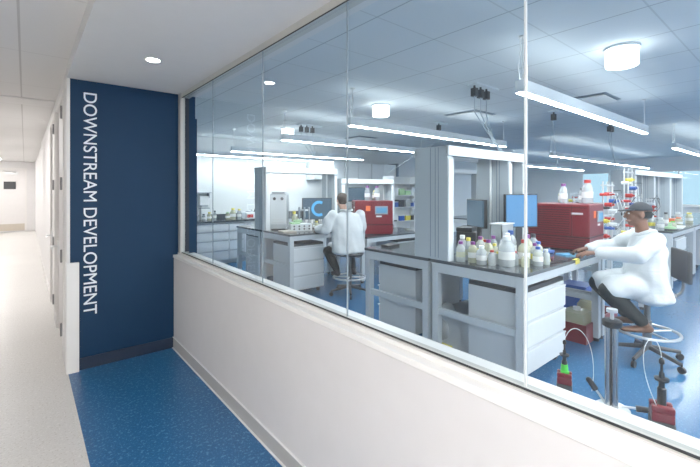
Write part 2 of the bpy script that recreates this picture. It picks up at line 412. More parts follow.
# ================================================================ LIGHTS
def downlight(x, y, label):
    d = thing('downlight', label, 'light', (x, y, 2.5), group='recessed soffit downlights')
    MB().lathe([(.040, -.002), (.055, -.004), (.056, .0), (.040, .0)]).build('trim_ring', 'white_plastic', d, True)
    MB().cyl((0, 0, -.0035), (0, 0, -.001), .042, seg=24).build('lens', 'down', d)
downlight(.72, 3.11, 'small round recessed downlight in the grey soffit before the blue wall')
downlight(.72, -.6, 'recessed downlight in the soffit behind the camera')
def area(x, y, z, sx, sy, e, c, rot=(0, 0, 0)):
    l = bpy.data.lights.new('area_light', 'AREA'); l.shape = 'RECTANGLE'; l.size = sx; l.size_y = sy; l.energy = e; l.color = c
    o = bpy.data.objects.new('area_light', l); col.objects.link(o); o.location = (x, y, z); o.rotation_euler = rot
def hall_panel(x, y, L, label):
    p = thing('ceiling_light_panel', label, 'light', (x, y, 2.6), group='flush hallway light panels')
    MB().box(-.29, .29, -L/2, L/2, -.012, 0).build('frame', 'white_plastic', p)
    MB().box(-.27, .27, -L/2+.02, L/2-.02, -.016, -.012).build('diffuser', 'hall_far' if y > 5 else 'fill_lamp', p)
hall_panel(-.9, -1.2, 1.18, 'added flush fill light panel in the hallway ceiling behind the camera')  # panels behind the camera are added fill to brighten the corridor
hall_panel(-.25, -2.2, 1.18, 'added flush fill light panel in the hallway ceiling farther behind the camera')
hall_panel(-.9, -2.6, 1.18, 'added flush fill light panel by the closed end of the hallway')
hall_panel(-1.0, 7.6, 1.18, 'flush light panel in the hallway past the first doors')
hall_panel(-1.0, 11.2, 1.18, 'flush light panel midway along the hallway')
hall_panel(-.9, 14.6, 1.18, 'flush light panel in the far part of the hallway')
hall_panel(-.9, 17.4, 1.18, 'flush light panel before the far hallway door')
def fill_troffer(x, y, label):  # unseen panels added so the lab and its ceiling get more light
    p = thing('ceiling_light_panel', label, 'light', (x, y, 2.72), group='added laboratory fill light panels')
    MB().box(-.60, .60, -.29, .29, -.012, 0).build('frame', 'white_plastic', p)
    MB().box(-.58, .58, -.27, .27, -.016, -.012).build('diffuser', 'fill_lamp', p)
fill_troffer(2.6, -1.6, 'added ceiling fill light panel in the unseen near corner of the laboratory')
fill_troffer(5.2, -2.2, 'added ceiling fill light panel in the middle of the unseen near side of the laboratory')
fill_troffer(4.0, -.9, 'added ceiling fill light panel just out of view beyond the right edge')
fill_troffer(11.2, -.9, 'added ceiling fill light panel out of view near the far windows')
fill_troffer(14.5, -1.6, 'added ceiling fill light panel in the unseen far corner of the laboratory')
fill_troffer(8.2, -2.2, 'added ceiling fill light panel in the unseen near side of the laboratory by the windows')

ZL = 2.28
def pendant(x, y, L, label, rz=0):
    p = thing('linear_pendant_light', label, 'light', (x, y, ZL), rz, 'linear pendant lights over the lab benches')
    MB().box(0, L, -.035, .035, .008, .10).build('housing', 'lab_alu', p)
    MB().box(.01, L-.01, -.024, .024, 0, .008).build('diffuser', 'lamp', p)
    MB().box(.02, L-.02, -.028, .028, .1002, .1006).build('uplight_lens', 'lamp_up', p)
    for xx in (.05, L-.05):
        MB().cyl((xx, 0, .10), (xx, 0, 2.72-ZL-.01), .004, seg=8).lathe([(.03, 0), (.03, .012)], (xx, 0, 2.72-ZL-.012), 14).build('suspension_rod', 'steel', p)
    MB().tube([(.05, .02, .10), (.03, .025, .22), (.06, .02, .34), (.05, .02, 2.72-ZL)], .005, 6).build('power_cord', 'white_plastic', p)
    return p
M['lab_alu'] = mat('fixture_casing', (0.55, 0.62, 0.67), 0.4)
for x, y, L, lb in (
    (2.86, 1.44, 3.35, 'long linear pendant light nearest the glass, above the drawers and red instrument'),
    (2.84, 3.42, 3.45, 'linear pendant light above the aisle behind the nearest bench'),
    (2.90, 5.05, 3.2, 'linear pendant light over the standing upright of the second bench'),
    (3.02, 7.15, 3.35, 'linear pendant light in front of the back counter'),
    (2.68, 8.25, 3.6, 'linear pendant light closest to the white back wall'),
    (8.75, 1.62, 3.35, 'linear pendant light at the right edge of the view, by the windows'),
    (8.75, 3.70, 7.6, 'far linear pendant light above the red reagent racks'),
    (12.6, 1.70, 3.4, 'linear pendant light farthest away by the windows'),
    (11.0, 5.75, 5.4, 'short-looking far linear pendant light behind the thick glass joint'),
    (2.86, -.9, 3.35, 'added linear pendant light for extra lab lighting, out of view to the right'),  # this pendant and the next are unseen, added as extra lab lighting
    (7.9, -.9, 3.35, 'added linear pendant light for extra lab lighting, out of view far to the right')):
    pendant(x, y, L, lb)
def drum(x, y, label):
    d = thing('drum_light', label, 'light', (x, y, 2.72), group='round surface drum lights')
    MB().cyl((0, 0, -.02), (0, 0, 0), .125, seg=28).build('base_plate', 'lab_alu', d, True)
    MB().lathe([(.110, 0), (.115, -.004), (.115, -.13), (.108, -.137)], (0, 0, -.02), 32).build('shade', 'drum', d, True)
drum(3.76, 1.03, 'glowing white drum light on the lab ceiling nearest the glass')
drum(3.76, 3.85, 'glowing white drum light on the lab ceiling, middle of the row')
drum(3.81, 6.41, 'glowing white drum light on the lab ceiling farthest from the glass')

def power_drop(x, y, n, label, tx, ty, tz):
    p = thing('power_drop', label, 'power drop', (x, y, 2.72))
    MB().box(-.05, .05+.12*n, -.06, .06, -.02, 0).build('ceiling_plate', 'lab_alu', p)
    for i in range(n):
        xx = .12*i
        c = MB().box(xx-.028, xx+.028, -.03, .03, -.14, -.05).cyl((xx, 0, -.05), (xx, 0, -.02), .012).build('socket', 'charcoal', p)
        sx = tx+.04*i
        MB().tube([(xx, 0, -.14), (xx+.03, .02, -.3), (sx*.6, ty*.6, (tz-2.72)*.6-.12), (sx, ty, tz-2.72)], .006, 6).build('cord', 'grey_cord', p)
M['column_steel'] = mat('column_steel', (0.45, 0.45, 0.44), 0.22, metal=0.95)
M['grey_cord'] = mat('grey_cord_rubber', (0.36, 0.42, 0.46), 0.6)
power_drop(3.80, 2.42, 3, 'black ceiling sockets with hanging cords above the nearest upright', .28, -.15, 1.96)
power_drop(3.75, 5.85, 3, 'three black ceiling sockets with cords over the second bench', .4, -.1, 1.93)
power_drop(6.0, 2.5, 1, 'single ceiling socket with one cord between two pendant lights', .15, 0, 1.9)
power_drop(7.9, 2.35, 2, 'ceiling sockets with cords over the far bench by the windows', .4, 0, 1.9)
power_drop(5.5, 4.2, 1, 'small lone ceiling socket over the aisle', .1, 1.3, 1.9)
def vent(x, y, label):
    v = thing('ceiling_vent', label, 'vent', (x, y, 2.72), group='square ceiling vents')
    MB().box(-.28, .28, -.28, .28, -.006, 0).build('backing', 'groove', v)
    MB().box(-.25, .25, -.25, .25, -.03, -.018, .003).build('face_plate', 'lab_wall', v)
vent(5.29, 3.45, 'square white ceiling vent behind the hanging sockets')
vent(5.6, 1.9, 'square white ceiling vent beside the long pendant light')
vent(5.8, 6.6, 'square white ceiling vent over the second bench')

# ================================================================ BENCHES
def bench(x0, x1, y0, y1, h, label, end_rail=True, group='steel-framed lab benches'):
    b = thing('lab_bench', label, 'bench', (x0, y0, 0), 0, group)
    L, D = x1-x0, y1-y0; s = .065
    MB().box(0, L, 0, D, h-.028, h, .003).build('worktop', 'top', b)
    MB().box(.005, L-.005, .005, D-.005, h-.040, h-.028).box(s+.01, L-s-.01, .01, .045, h-.095, h-.03).box(s+.01, L-s-.01, D-.045, D-.01, h-.095, h-.03)\
        .box(.01, .05, s+.01, D-s-.01, h-.115, h-.03).box(L-.05, L-.01, s+.01, D-s-.01, h-.115, h-.03).build('apron', 'bench_frame', b)
    for xx in (.01, L-.01-s):
        for yy in (.01, D-.01-s):
            lg = MB().box(xx, xx+s, yy, yy+s, .035, h-.035, .003).build('leg', 'bench_frame', b)
            MB().cyl((xx+s/2, yy+s/2, 0), (xx+s/2, yy+s/2, .035), .028).build('levelling_foot', 'charcoal', lg)
    for xx in ((.02, .06), (L-.06, L-.02)):
        MB().box(xx[0], xx[1], s+.01, D-s-.01, .405, .465, .003).build('end_rail', 'bench_frame', b)
    return b
B1 = bench(2.9, 4.56, 1.42, 2.31, .91, 'lab bench nearest the glass, holding bottles and the big red instrument')
bench(2.9, 4.56, 2.34, 3.23, .91, 'lab bench backing onto the nearest one, its end beside the grey upright')
bench(4.59, 6.2, 1.42, 2.31, .91, 'lab bench behind the capped worker carrying the racks of tubing')
bench(4.59, 6.2, 2.34, 3.23, .91, 'lab bench at the rear of the tubing racks')
bench(2.9, 4.36, 4.82, 5.72, .91, 'second-row lab bench where the grey-coated worker sits')
bench(2.9, 4.36, 5.75, 6.65, .91, 'second-row lab bench on the left, with empty end frame and reflected letters')
bench(4.39, 6.1, 4.82, 5.72, .76, 'lower desk-height lab bench carrying the farther red instrument')
bench(4.39, 6.1, 5.75, 6.65, .91, 'second-row lab bench behind the farther red instrument')
bench(7.6, 9.3, 1.42, 2.31, .91, 'far lab bench to the right of the capped worker')
bench(9.33, 11.9, 1.42, 2.31, .91, 'far lab bench beyond the one right of the capped worker')
bench(11.93, 14.6, 1.42, 2.31, .91, 'last lab bench before the outside windows')
bench(7.6, 9.3, 2.34, 3.23, .91, 'far lab bench on the other side of the white uprights')
bench(7.6, 9.3, 4.82, 5.72, .91, 'far lab bench seen through the nearest upright frame')

def spine(x0, y0, xs, L, label, zb=.912, zt=1.95):
    s = thing('upright_frame', label, 'shelving frame', (x0, y0, 0), 0, 'tall upright service frames')
    D = .38
    for i, xx in enumerate(xs):
        w_ = .08 if i == 0 else .06
        p = MB().box(xx, xx+w_, 0, D, zb, zt, .004).build('upright_panel', 'panel', s)
        g = MB()
        for yy in (.10, .135, .19):
            g.box(xx-.0015, xx+w_+.0015, yy-.003, yy+.003, zb+.02, zt-.01)
        g.build('groove', 'groove', p)
        MB().box(xx+.004, xx+w_-.004, -.012, 0, zb, zt-.12).build('edge_channel', 'white_plastic', p)
    MB().box(0, L, -.014, .02, zt-.09, zt, .003).build('top_rail', 'white_plastic', s)
    MB().box(0, L, D-.02, D+.014, zt-.09, zt, .003).build('top_rail', 'white_plastic', s)
    MB().box(.08, L, .02, D-.02, zt-.05, zt-.03).build('top_tray', 'panel', s)
    for i, xx in enumerate(xs[1:]):
        MB().cyl((xx-.03, .19, zb), (xx-.03, .19, zt-.05), .012).build('conduit', 'steel', s)
    return s
spine(2.9, 2.12, (0, 1.07, 1.38), 1.44, 'tall grey-sided upright frame standing on the nearest bench')
spine(2.9, 5.55, (0, 1.36), 1.42, 'tall upright frame at the left end of the second row', .912, 1.92)
spine(4.42, 5.55, (0, 1.30), 1.36, 'upright frame behind the farther red instrument', .912, 1.76)
spine(8.45, 2.12, (0, 1.3, 2.6, 3.8), 3.86, 'long white upright frame over the far bench near the windows', .912, 1.92)
spine(7.65, 5.55, (0, 1.5, 3.0), 3.06, 'distant upright frame seen beyond the blue screen', .912, 2.05)

def pedestal(x0, y0, w_, d_, h, ndr, front, label):
    """drawer pedestal on casters; drawers face -y (front=-1) or +y (front=1)"""
    p = thing('drawer_pedestal', label, 'drawer unit', (x0, y0, 0), 0, 'drawer pedestals under the lab benches')
    MB().box(0, w_, .02, d_-.02, .07, h, .003).build('body', 'cab', p)
    MB().box(.003, w_-.003, .022, d_-.022, h, h+.035).build('top_mat', 'charcoal', p)
    ya, yb = (0, .02) if front < 0 else (d_-.02, d_)
    dh = (h-.09)/ndr
    for i in range(ndr):
        z0 = .08+dh*i
        d = MB().box(.006, w_-.006, ya, yb, z0+.006, z0+dh-.022, .003).build('drawer', 'drawer', p)
        yl = ya-.006 if front < 0 else yb+.006
        MB().box(.006, w_-.006, min(yl, yl+.012), max(yl, yl+.012), z0+dh-.030, z0+dh-.020).build('drawer_lip', 'white_plastic', d)
    for xx in (.06, w_-.06):
        for yy in (.08, d_-.08):
            c = MB().cyl((xx-.012, yy, .03), (xx+.012, yy, .03), .03, seg=14).box(xx-.015, xx+.015, yy-.015, yy+.015, .045, .07)
            c.build('caster', 'charcoal', p)
    return p
pedestal(3.00, 1.47, .78, .52, .725, 3, -1, 'three-drawer pedestal under the nearest bench by the glass joint')
pedestal(3.05, 2.60, .76, .56, .725, 3, 1, 'drawer pedestal under the bench left of the grey upright, seen from its side')
pedestal(2.99, 4.87, .55, .62, .72, 3, -1, 'three-drawer pedestal under the second bench beside the seated worker')
pedestal(3.05, 6.0, .76, .6, .74, 3, 1, 'drawer pedestal at the left end of the second row')
pedestal(8.1, 1.47, .76, .6, .76, 3, -1, 'drawer pedestal under the far bench right of the capped worker')
pedestal(10.2, 1.47, .76, .6, .76, 3, -1, 'drawer pedestal farthest away by the windows')
pedestal(5.2, 4.87, .8, .6, .6, 2, -1, 'drawer pedestal under the farther red instrument')
# dark bin of clutter seen through end frame of nearest bench
bg_ = thing('waste_bag', 'clear plastic waste bag slumped on the floor under the nearest bench', 'bag', (3.32, 2.42, 0))
bl = MB()
bl.ball((0, 0, .16), .17, .15, .16, 14).ball((.02, .02, .30), .09, .08, .10, 12)
bb = bl.build('bag', 'bottle', bg_, True)
MB().box(-.16, .16, -.14, .14, 0, .03, .005).build('tray', 'yellow', bg_)
# grey shelf board between tables
sh = thing('low_shelf', 'grey lower shelf board under the middle of the nearest bench', 'shelf', (3.2, 2.1, .30))
MB().box(0, 1.3, 0, .42, 0, .02).build('board', 'grey_plastic', sh)
MB().box(0, .03, 0, .42, -.30, 0).box(1.27, 1.3, 0, .42, -.30, 0).build('support', 'bench_frame', sh)

# back counter along the north wall
def base_cabinet(x0, w_, kind, label):
    c = thing('base_cabinet', label, 'cabinet', (x0, 7.95, 0), 0, 'base cabinets along the back wall')
    MB().box(0, w_, .022, .68, .08, .878).box(.0, w_, .06, .68, 0, .08).build('body', 'cab', c)
    if kind == 'd':
        hs = [.17, .19, .21, .21]; z = .86
        for hh in hs:
            d = MB().box(.012, w_-.006, 0, .022, z-hh+.012, z, .003).build('drawer', 'drawer', c)
            MB().box(.02, w_-.02, -.008, .004, z-.016, z-.004).build('pull', 'grey_plastic', d)
            z -= hh
    else:
        k = 2 if w_ > .6 else 1
        for i in range(k):
            d = MB().box(i*w_/k+.006, (i+1)*w_/k-.006, 0, .022, .09, .86, .003).build('cabinet_door', 'drawer', c)
            MB().box(i*w_/k+.06, i*w_/k+.16, -.008, .004, .80, .815).build('pull', 'grey_plastic', d)
names = ['leftmost four-drawer base cabinet of the back counter', 'second four-drawer base cabinet of the back counter',
         'wide door base cabinet of the back counter', 'narrow door base cabinet of the back counter beside the left upright',
         'door base cabinet of the back counter behind the seated worker', 'door base cabinet of the back counter behind the farther red instrument',
         'farthest right base cabinet of the back counter']
xs = 2.62
for (w_, k), nm in zip(((.68, 'd'), (.34, 'd'), (.72, 'o'), (.5, 'o'), (.9, 'o'), (.9, 'o'), (1.2, 'o')), names):
    base_cabinet(xs, w_, k, nm); xs += w_+.004
ct = thing('back_counter_top', 'dark grey worktop running along the white back wall', 'worktop', (2.58, 7.92, .88))
MB().box(0, 5.4, 0, .73, 0, .03, .003).build('slab', 'top', ct)
MB().box(0, .02, .05, .72, .03, .18).box(0, 5.4, .712, .728, .03, .13).build('backsplash', 'top', ct)

def wall_cabinet(x0, w_, label):
    c = thing('wall_cabinet', label, 'cabinet', (x0, 8.29, 1.82), 0, 'wall cabinets on the back wall')
    MB().box(0, w_, .02, .36, 0, .50).build('body', 'cab', c)
    for i in range(2):
        d = MB().box(i*w_/2+.005, (i+1)*w_/2-.005, 0, .02, .01, .49, .003).build('cabinet_door', 'drawer', c)
        MB().box(i*w_/2+.05, i*w_/2+.15, -.01, .0, .03, .04).build('pull', 'steel', d)
wall_cabinet(5.7, 1.0, 'white wall cabinet left of the others on the back wall')
wall_cabinet(6.72, 1.0, 'middle white wall cabinet on the back wall')
wall_cabinet(7.74, 1.0, 'right white wall cabinet on the back wall beside the grey panel')
MB_ = MB().box(8.76, 8.82, 8.25, 8.65, 0, 2.36).build('cabinet_end_panel', 'groove'); tag(MB_, 'grey end panel closing the row of wall cabinets', 'panel')

# ================================================================ INSTRUMENTS
def red_instrument(loc, rz, w_, d_, h, label):
    """front (display) faces local -y; w along x, d along y"""
    r = thing('red_instrument', label, 'instrument', loc, rz, 'dark red benchtop instruments')
    MB().box(-w_/2, w_/2, 0, d_, .01, h*.29, .012).build('base_case', 'red_case', r)
    up = MB().box(-w_/2, w_/2, .0, d_, h*.30, h, .014).build('upper_case', 'red_case', r)
    v = MB()
    for i in range(11):
        z = h*.36+i*h*.05
        v.box(-w_/2-.003, -w_/2+.002, d_*.30, d_*.96, z, z+.010)
    for z in (.08, .13, .18, .23): v.box(-w_/2-.003, -w_/2+.002, .03, d_*.96, h*z, h*z+.009)
    v.box(-w_/2-.004, -w_/2+.002, d_*.26, d_*.27, h*.31, h*.97).box(-w_/2-.004, -w_/2+.002, .02, d_-.02, h*.92, h*.935)
    v.build('vent_slats', 'red_dark', up)
    MB().box(-w_/2-.003, w_/2+.003, -.002, d_+.002, h*.275, h*.31).build('seam', 'red_dark', r)
    d = MB().box(w_*.02, w_*.36, -.012, .004, h*.60, h*.84, .004).build('display_bezel', 'grey_plastic', r)
    MB().box(w_*.05, w_*.33, -.015, -.010, h*.64, h*.80).build('screen', 'sky_blue', d)
    MB().box(-w_*.22, -w_*.10, -.004, .002, h*.70, h*.85).build('warning_sticker', 'orange', r)
    MB().box(-w_/2-.004, -w_/2+.002, .06, .17, h*.78, h*.82).build('name_plate', 'paper', r)
    MB().box(w_*.05, w_*.2, -.004, .002, h*.52, h*.56).build('label_plate', 'paper', r)
    MB().box(-w_/2+.04, w_/2-.04, .04, d_-.04, 0, .012).build('foot_pad', 'black', r)
    return r
# near one: long side to the camera, front turned to the worker
red_instrument((4.72, 1.52, .91), math.radians(4), .54, .62, .49, 'large dark red benchtop instrument on the nearest bench beside the blue screen')
red_instrument((4.74, 5.02, .76), math.radians(-33), .68, .46, .60, 'smaller-looking dark red instrument on the low bench behind the seated worker')
red_instrument((7.1+1.9, 5.0, .91), math.radians(-40), .5, .5, .45, 'distant dark red instrument on the far bench through the frame')

ov = thing('bench_oven', 'pale grey bench oven with two round dials left of the swirl screen', 'instrument', (3.20, 5.42, .912), math.radians(55))
MB().box(.012, .36, 0, .26, .02, .58, .01).build('casing', 'cab', ov)
MB().box(0, .012, .01, .25, .09, .56, .003).build('oven_door', 'drawer', ov)
for yy in (.07, .19): MB().lathe([(.026, 0), (.024, .012), (.014, .014), (.014, .02)], (0, 0, 0)).build('dial', 'charcoal', ov, True, rot=(0, -PI/2, 0), loc=(.004, yy, .50))
MB().box(-.012, 0, .04, .22, .12, .135).box(-.012, 0, .04, .22, .17, .18).build('handle', 'steel', ov)
MB().box(.03, .34, -.010, 0, .04, .56).build('side_panel', 'grey_plastic', ov)
MB().box(.02, .34, .02, .24, 0, .02).build('foot_pad', 'black', ov)
MB().box(.0, .34, .03, .23, .58, .61).build('top_cover', 'grey_plastic', ov)

def monitor(loc, rz, w_, h, scr, label, arm_h=.0, swirl=False):
    m = thing('monitor', label, 'monitor', loc, rz)
    z0 = .12+arm_h
    MB().box(-w_/2, w_/2, 0, .035, z0, z0+h, .005).build('casing', 'black', m)
    s = MB().box(-w_/2+.012, w_/2-.012, -.003, .001, z0+.012, z0+h-.012).build('screen', scr, m)
    if swirl:
        t = MB(); R = h*.30
        pts = [(.03+R*math.cos(a), -.005, z0+h/2+R*math.sin(a)) for a in [math.radians(x) for x in range(60, 301, 12)]]
        t.tube(pts, .022, 8); o = t.build('swirl_picture', 'swirl', s)
        for v in o.data.vertices: v.co.y = -.004 if v.co.y < -.005 else -.003
    MB().box(-.03, .03, .035, .06, .01, z0+h*.5).build('neck', 'charcoal', m)
    MB().box(-.12, .12, -.04, .14, 0, .012, .004).build('stand_base', 'charcoal', m)
    return m
monitor((3.86, 1.92, .91), math.radians(-30), .36, .34, 'screen_blue', 'monitor with bright blue screen in front of the upright beside the glass joint', .14)
monitor((3.72, 2.36, .91), math.radians(243), .36, .30, 'screen_dark', 'dark monitor turned away inside the nearest upright frame', .12)
monitor((3.74, 5.34, .91), math.radians(-24), .50, .36, 'screen_dark', 'monitor showing a blue swirl in front of the seated worker', .03, True)
monitor((4.85, 5.62, 0.76), math.radians(-20), .36, .27, 'screen_dark', 'small dark monitor behind the farther red instrument', .45)

# ---- bottles
def bottle_proto(name, r, h, neck, body, cap, label, cat, loc, group, liq=None):
    b = thing(name, label, cat, loc, 0, group)
    MB().lathe([(r*.92, 0), (r, .006), (r, h*.62), (r*.85, h*.74), (neck, h*.86), (neck, h*.92)], seg=16).build('body', body, b, True)
    if h > .13: MB().lathe([(r*1.02, 0), (r*1.02, h*.26)], (0, 0, h*.24), 16).build('bottle_label', ['paper', 'yellow', 'paper', 'bottle_y'][int(loc[0]*1000+loc[1]*700) % 4], b, True)
    MB().lathe([(neck*1.25, 0), (neck*1.25, h*.13), (neck*1.1, h*.14)], (0, 0, h*.87), 14).build('cap', cap, b, True)
    return b
BG = 'reagent bottles on the nearest bench'
spots = [ # x,y,r,h,body,cap,label
 (3.00, 2.05, .036, .17, 'bottle', 'purple', 'milky bottle with purple cap, leftmost in front of the upright'),
 (3.05, 1.96, .036, .17, 'bottle_y', 'purple', 'yellowish bottle with purple cap, second from the upright'),
 (3.12, 2.05, .034, .19, 'bottle', 'yellow', 'milky bottle with yellow cap behind the two purple-capped ones'),
 (3.03, 1.86, .040, .15, 'bottle', 'white_plastic', 'squat milky bottle with white cap at the bench end'),
 (3.22, 1.99, .036, .20, 'bottle', 'purple', 'taller milky bottle with purple cap in the middle of the cluster'),
 (3.14, 1.86, .036, .19, 'bottle_y', 'purple', 'yellowish bottle with purple cap behind the squat one'),
 (3.06, 1.78, .030, .12, 'bottle', 'red', 'small bottle with red cap at the front of the cluster'),
 (3.24, 1.86, .030, .15, 'bottle_y', 'yellow', 'small yellowish bottle with yellow cap mid cluster'),
 (3.12, 1.68, .058, .235, 'bottle', 'white_plastic', 'large milky jug with white cap at the front'),
 (3.30, 1.78, .052, .24, 'bottle', 'white_plastic', 'large white-capped bottle behind the jug'),
 (3.36, 1.94, .034, .20, 'bottle', 'purple', 'milky purple-capped bottle beside the grey bin'),
 (3.30, 1.62, .044, .20, 'bottle_y', 'red', 'yellowish bottle with dark red cap right of the jug'),
 (3.43, 1.66, .044, .23, 'bottle_y', 'purple', 'tall yellowish bottle with purple cap near the blue screen'),
 (3.34, 1.52, .036, .15, 'bottle', 'blue', 'milky bottle with blue cap close to the glass joint'),
 (3.52, 1.60, .036, .17, 'bottle_y', 'blue', 'yellowish bottle with blue cap below the blue screen'),
 (3.45, 1.50, .028, .12, 'bottle', 'white_plastic', 'small white-capped bottle nearest the bench edge'),
 (3.10, 2.10, .040, .21, 'bottle', 'white_plastic', 'white-capped bottle touching the foot of the upright'),
 (3.31, 2.04, .040, .18, 'bottle_y', 'yellow', 'yellowish bottle with yellow cap in the rear row'),
 (3.42, 2.06, .036, .15, 'bottle', 'red', 'milky bottle with red cap in the rear row'),
 (3.45, 1.82, .045, .25, 'bottle', 'blue', 'tall milky bottle with blue cap in the rear row'),
 (3.14, 1.77, .024, .10, 'bottle', 'yellow', 'tiny milky bottle with yellow cap behind the jug'),
 (3.22, 1.66, .026, .11, 'bottle', 'red', 'small milky bottle with red cap beside the jug'),
 (3.39, 1.57, .030, .17, 'bottle', 'purple', 'slim milky bottle with purple cap behind the blue-capped one'),
 (3.60, 1.68, .040, .22, 'bottle', 'charcoal', 'milky bottle with dark cap under the blue screen'),
 (3.20, 1.56, .030, .10, 'bottle_y', 'white_plastic', 'short yellowish pot in front of the row of bottles'),
]
for (x, y, r, h, bd, cp_, lb) in spots:
    bottle_proto('reagent_bottle', r*1.12, h*1.06, r*.45, bd, cp_, lb, 'bottle', (x, y, .91), BG)
# tub and bin
t = thing('plastic_tub', 'translucent white plastic tub propped on a grey bin before the monitors', 'container', (3.62, 2.0, 1.075))
MB().box(-.11, .11, -.06, .06, 0, .015).box(-.11, -.10, -.06, .06, .015, .14).box(.10, .11, -.06, .06, .015, .14).box(-.11, .11, -.06, -.052, .015, .14).box(-.11, .11, .052, .06, .015, .14).build('tub', 'bottle', t)
MB().box(-.12, .12, -.07, .07, .14, .15).build('lid', 'white_plastic', t)
t = thing('grey_bin', 'grey storage bin behind the bottles with a small label', 'bin', (3.62, 2.0, .91))
MB().box(-.10, .10, -.07, .07, 0, .165, .006).build('bin', 'grey_plastic', t); MB().box(-.04, .04, -.073, -.068, .09, .12).build('label_card', 'paper', t)
t = thing('label_printer', 'black label printer below the dark monitor', 'printer', (4.02, 2.62, .91), math.radians(20))
MB().box(-.16, .16, -.10, .12, 0, .16, .012).build('body', 'charcoal', t); MB().box(-.12, .12, -.105, -.098, .05, .08).build('paper_slot', 'black', t); MB().box(-.17, .17, -.06, .12, .16, .21, .01).build('cover', 'black', t)
t = thing('pen', 'black marker pen lying on the nearest bench', 'pen', (3.62, 1.47, .911), math.radians(-8))
MB().cyl((-.13, 0, .008), (.10, 0, .008), .006, seg=10).build('barrel', 'black', t); MB().cyl((.10, 0, .008), (.14, 0, .008), .007, seg=10).build('pen_cap', 'charcoal', t)
t = thing('tape_roll', 'small roll of yellow tape on the nearest bench', 'tape', (3.60, 1.55, .91))
MB().lathe([(.022, 0), (.022, .02), (.012, .02), (.012, .018)]).build('roll', 'yellow', t, True); MB().cyl((0, 0, .0), (0, 0, .017), .012).build('core', 'paper', t)
t = thing('red_tray', 'small dark red tray on the nearest bench in front of the red instrument', 'tray', (3.78, 1.62, .91), .3)
MB().box(-.06, .06, -.04, .04, 0, .006).box(-.06, .06, -.04, -.035, .006, .018).box(-.06, .06, .035, .04, .006, .018).build('tray', 'red_case', t)
t = thing('tube_rack', 'small bright blue tube rack on the nearest bench', 'rack', (4.02, 1.76, .91), -.2)
MB().box(-.09, .09, -.045, .045, .012, .035, .003).box(-.085, -.075, -.04, .04, 0, .012).box(.075, .085, -.04, .04, 0, .012).build('frame', 'blue', t)
for k in range(5): MB().cyl((-.07+.035*k, 0, .03), (-.07+.035*k, 0, .052), .008, seg=8).build('tube', 'bottle', t)
t = thing('notebook', 'light blue notebook lying on the nearest bench', 'notebook', (4.12, 1.56, .91), math.radians(-30))
MB().box(-.11, .11, -.075, .075, 0, .003).build('cover', 'sky_blue', t); MB().box(-.105, .105, -.072, .070, .003, .012).build('pages', 'sky_blue', t)
t = thing('pipette', 'black pipette lying on the blue notebook', 'pipette', (4.13, 1.56, .922), math.radians(35))
MB().cyl((-.1, 0, .012), (.04, 0, .014), .012, .009).build('barrel', 'black', t); MB().cyl((.04, 0, .014), (.12, 0, .010), .006, .002).build('tip', 'charcoal', t)
t = thing('edge_tape', 'strip of yellow tape stuck on the bench edge', 'tape', (3.86, 1.417, .88)); MB().box(0, .10, -.0015, .0, -.012, .026).box(0, .10, -.0015, .03, .0302, .0315).build('strip', 'yellow', t)
t = thing('shelf_papers', 'white papers and trays lying on the drawer pedestal under the nearest bench', 'papers', (3.1, 1.52, .761))
MB().box(.05, .35, .02, .25, 0, .008).box(.40, .66, .0, .22, 0, .03, .003).build('stack', 'paper', t)
# red crate with carboy on floor behind leg
t = thing('floor_crate', 'dark red crate on the floor behind the bench leg', 'crate', (4.75, 1.62, 0))
MB().box(-.45, .50, -.14, .18, 0, .02).box(-.45, .50, -.14, -.125, .02, .19).box(-.45, .50, .165, .18, .02, .19).box(-.45, -.435, -.125, .165, .02, .19).box(.485, .50, -.125, .165, .02, .19).build('crate', 'red_case', t)
t = thing('carboy', 'translucent carboy standing in the dark red crate', 'container', (4.85, 1.64, .022))
MB().lathe([(.11, 0), (.12, .01), (.12, .24), (.09, .29), (.03, .31), (.03, .34)]).build('body', 'bottle_y', t, True); MB().lathe([(.036, 0), (.036, .03)], (0, 0, .335)).build('cap', 'red', t, True)
t = thing('carboy', 'translucent container in the dark red crate, nearer the drawers', 'container', (4.50, 1.64, .022))
MB().box(-.13, .13, -.11, .11, 0, .26, .03).build('body', 'bottle_y', t, True); MB().lathe([(.036, 0), (.036, .03)], (0, 0, .26)).build('cap', 'white_plastic', t, True)
t = thing('blue_bin', 'blue plastic bin on the floor behind the red crate', 'bin', (5.50, 2.0, 0))
MB().box(-.15, .15, -.15, .15, 0, .32, .02).build('body', 'blue', t); MB().box(-.16, .16, -.16, .16, .32, .34, .004).build('rim', 'blue', t)
# shelf rails under bench 2nd bay
t = thing('under_bench_shelf', 'grey wire shelf under the nearest bench beside the drawers', 'shelf', (3.92, 1.75, 0))
g = MB()
for z in (.30, .62): 
    g.box(0, .5, 0, .03, z, z+.04).box(0, .5, .45, .48, z, z+.04)
    g.box(0, .5, .03, .45, z+.01, z+.02)
g.build('shelf_board', 'bench_frame', t)
MB().box(-.03, 0, 0, .03, 0, .8).box(.5, .53, 0, .03, 0, .8).box(-.03, 0, .45, .48, 0, .8).box(.5, .53, .45, .48, 0, .8).build('post', 'bench_frame', t)
for k, (m_, lb) in enumerate((('blue', 'dark blue box on the upper under-bench shelf'), ('bottle', 'milky box on the upper under-bench shelf'), ('white_plastic', 'white box on the lower under-bench shelf'))):
    z = .64 if k < 2 else .32
    q = thing('storage_box', lb, 'box', (4.05+.22*k if k < 2 else 4.15, 1.95, z)); MB().box(-.08, .08, -.08, .08, 0, .12, .004).build('body', m_, q); MB().box(-.085, .085, -.085, .085, .12, .135, .002).build('lid', 'white_plastic', q)

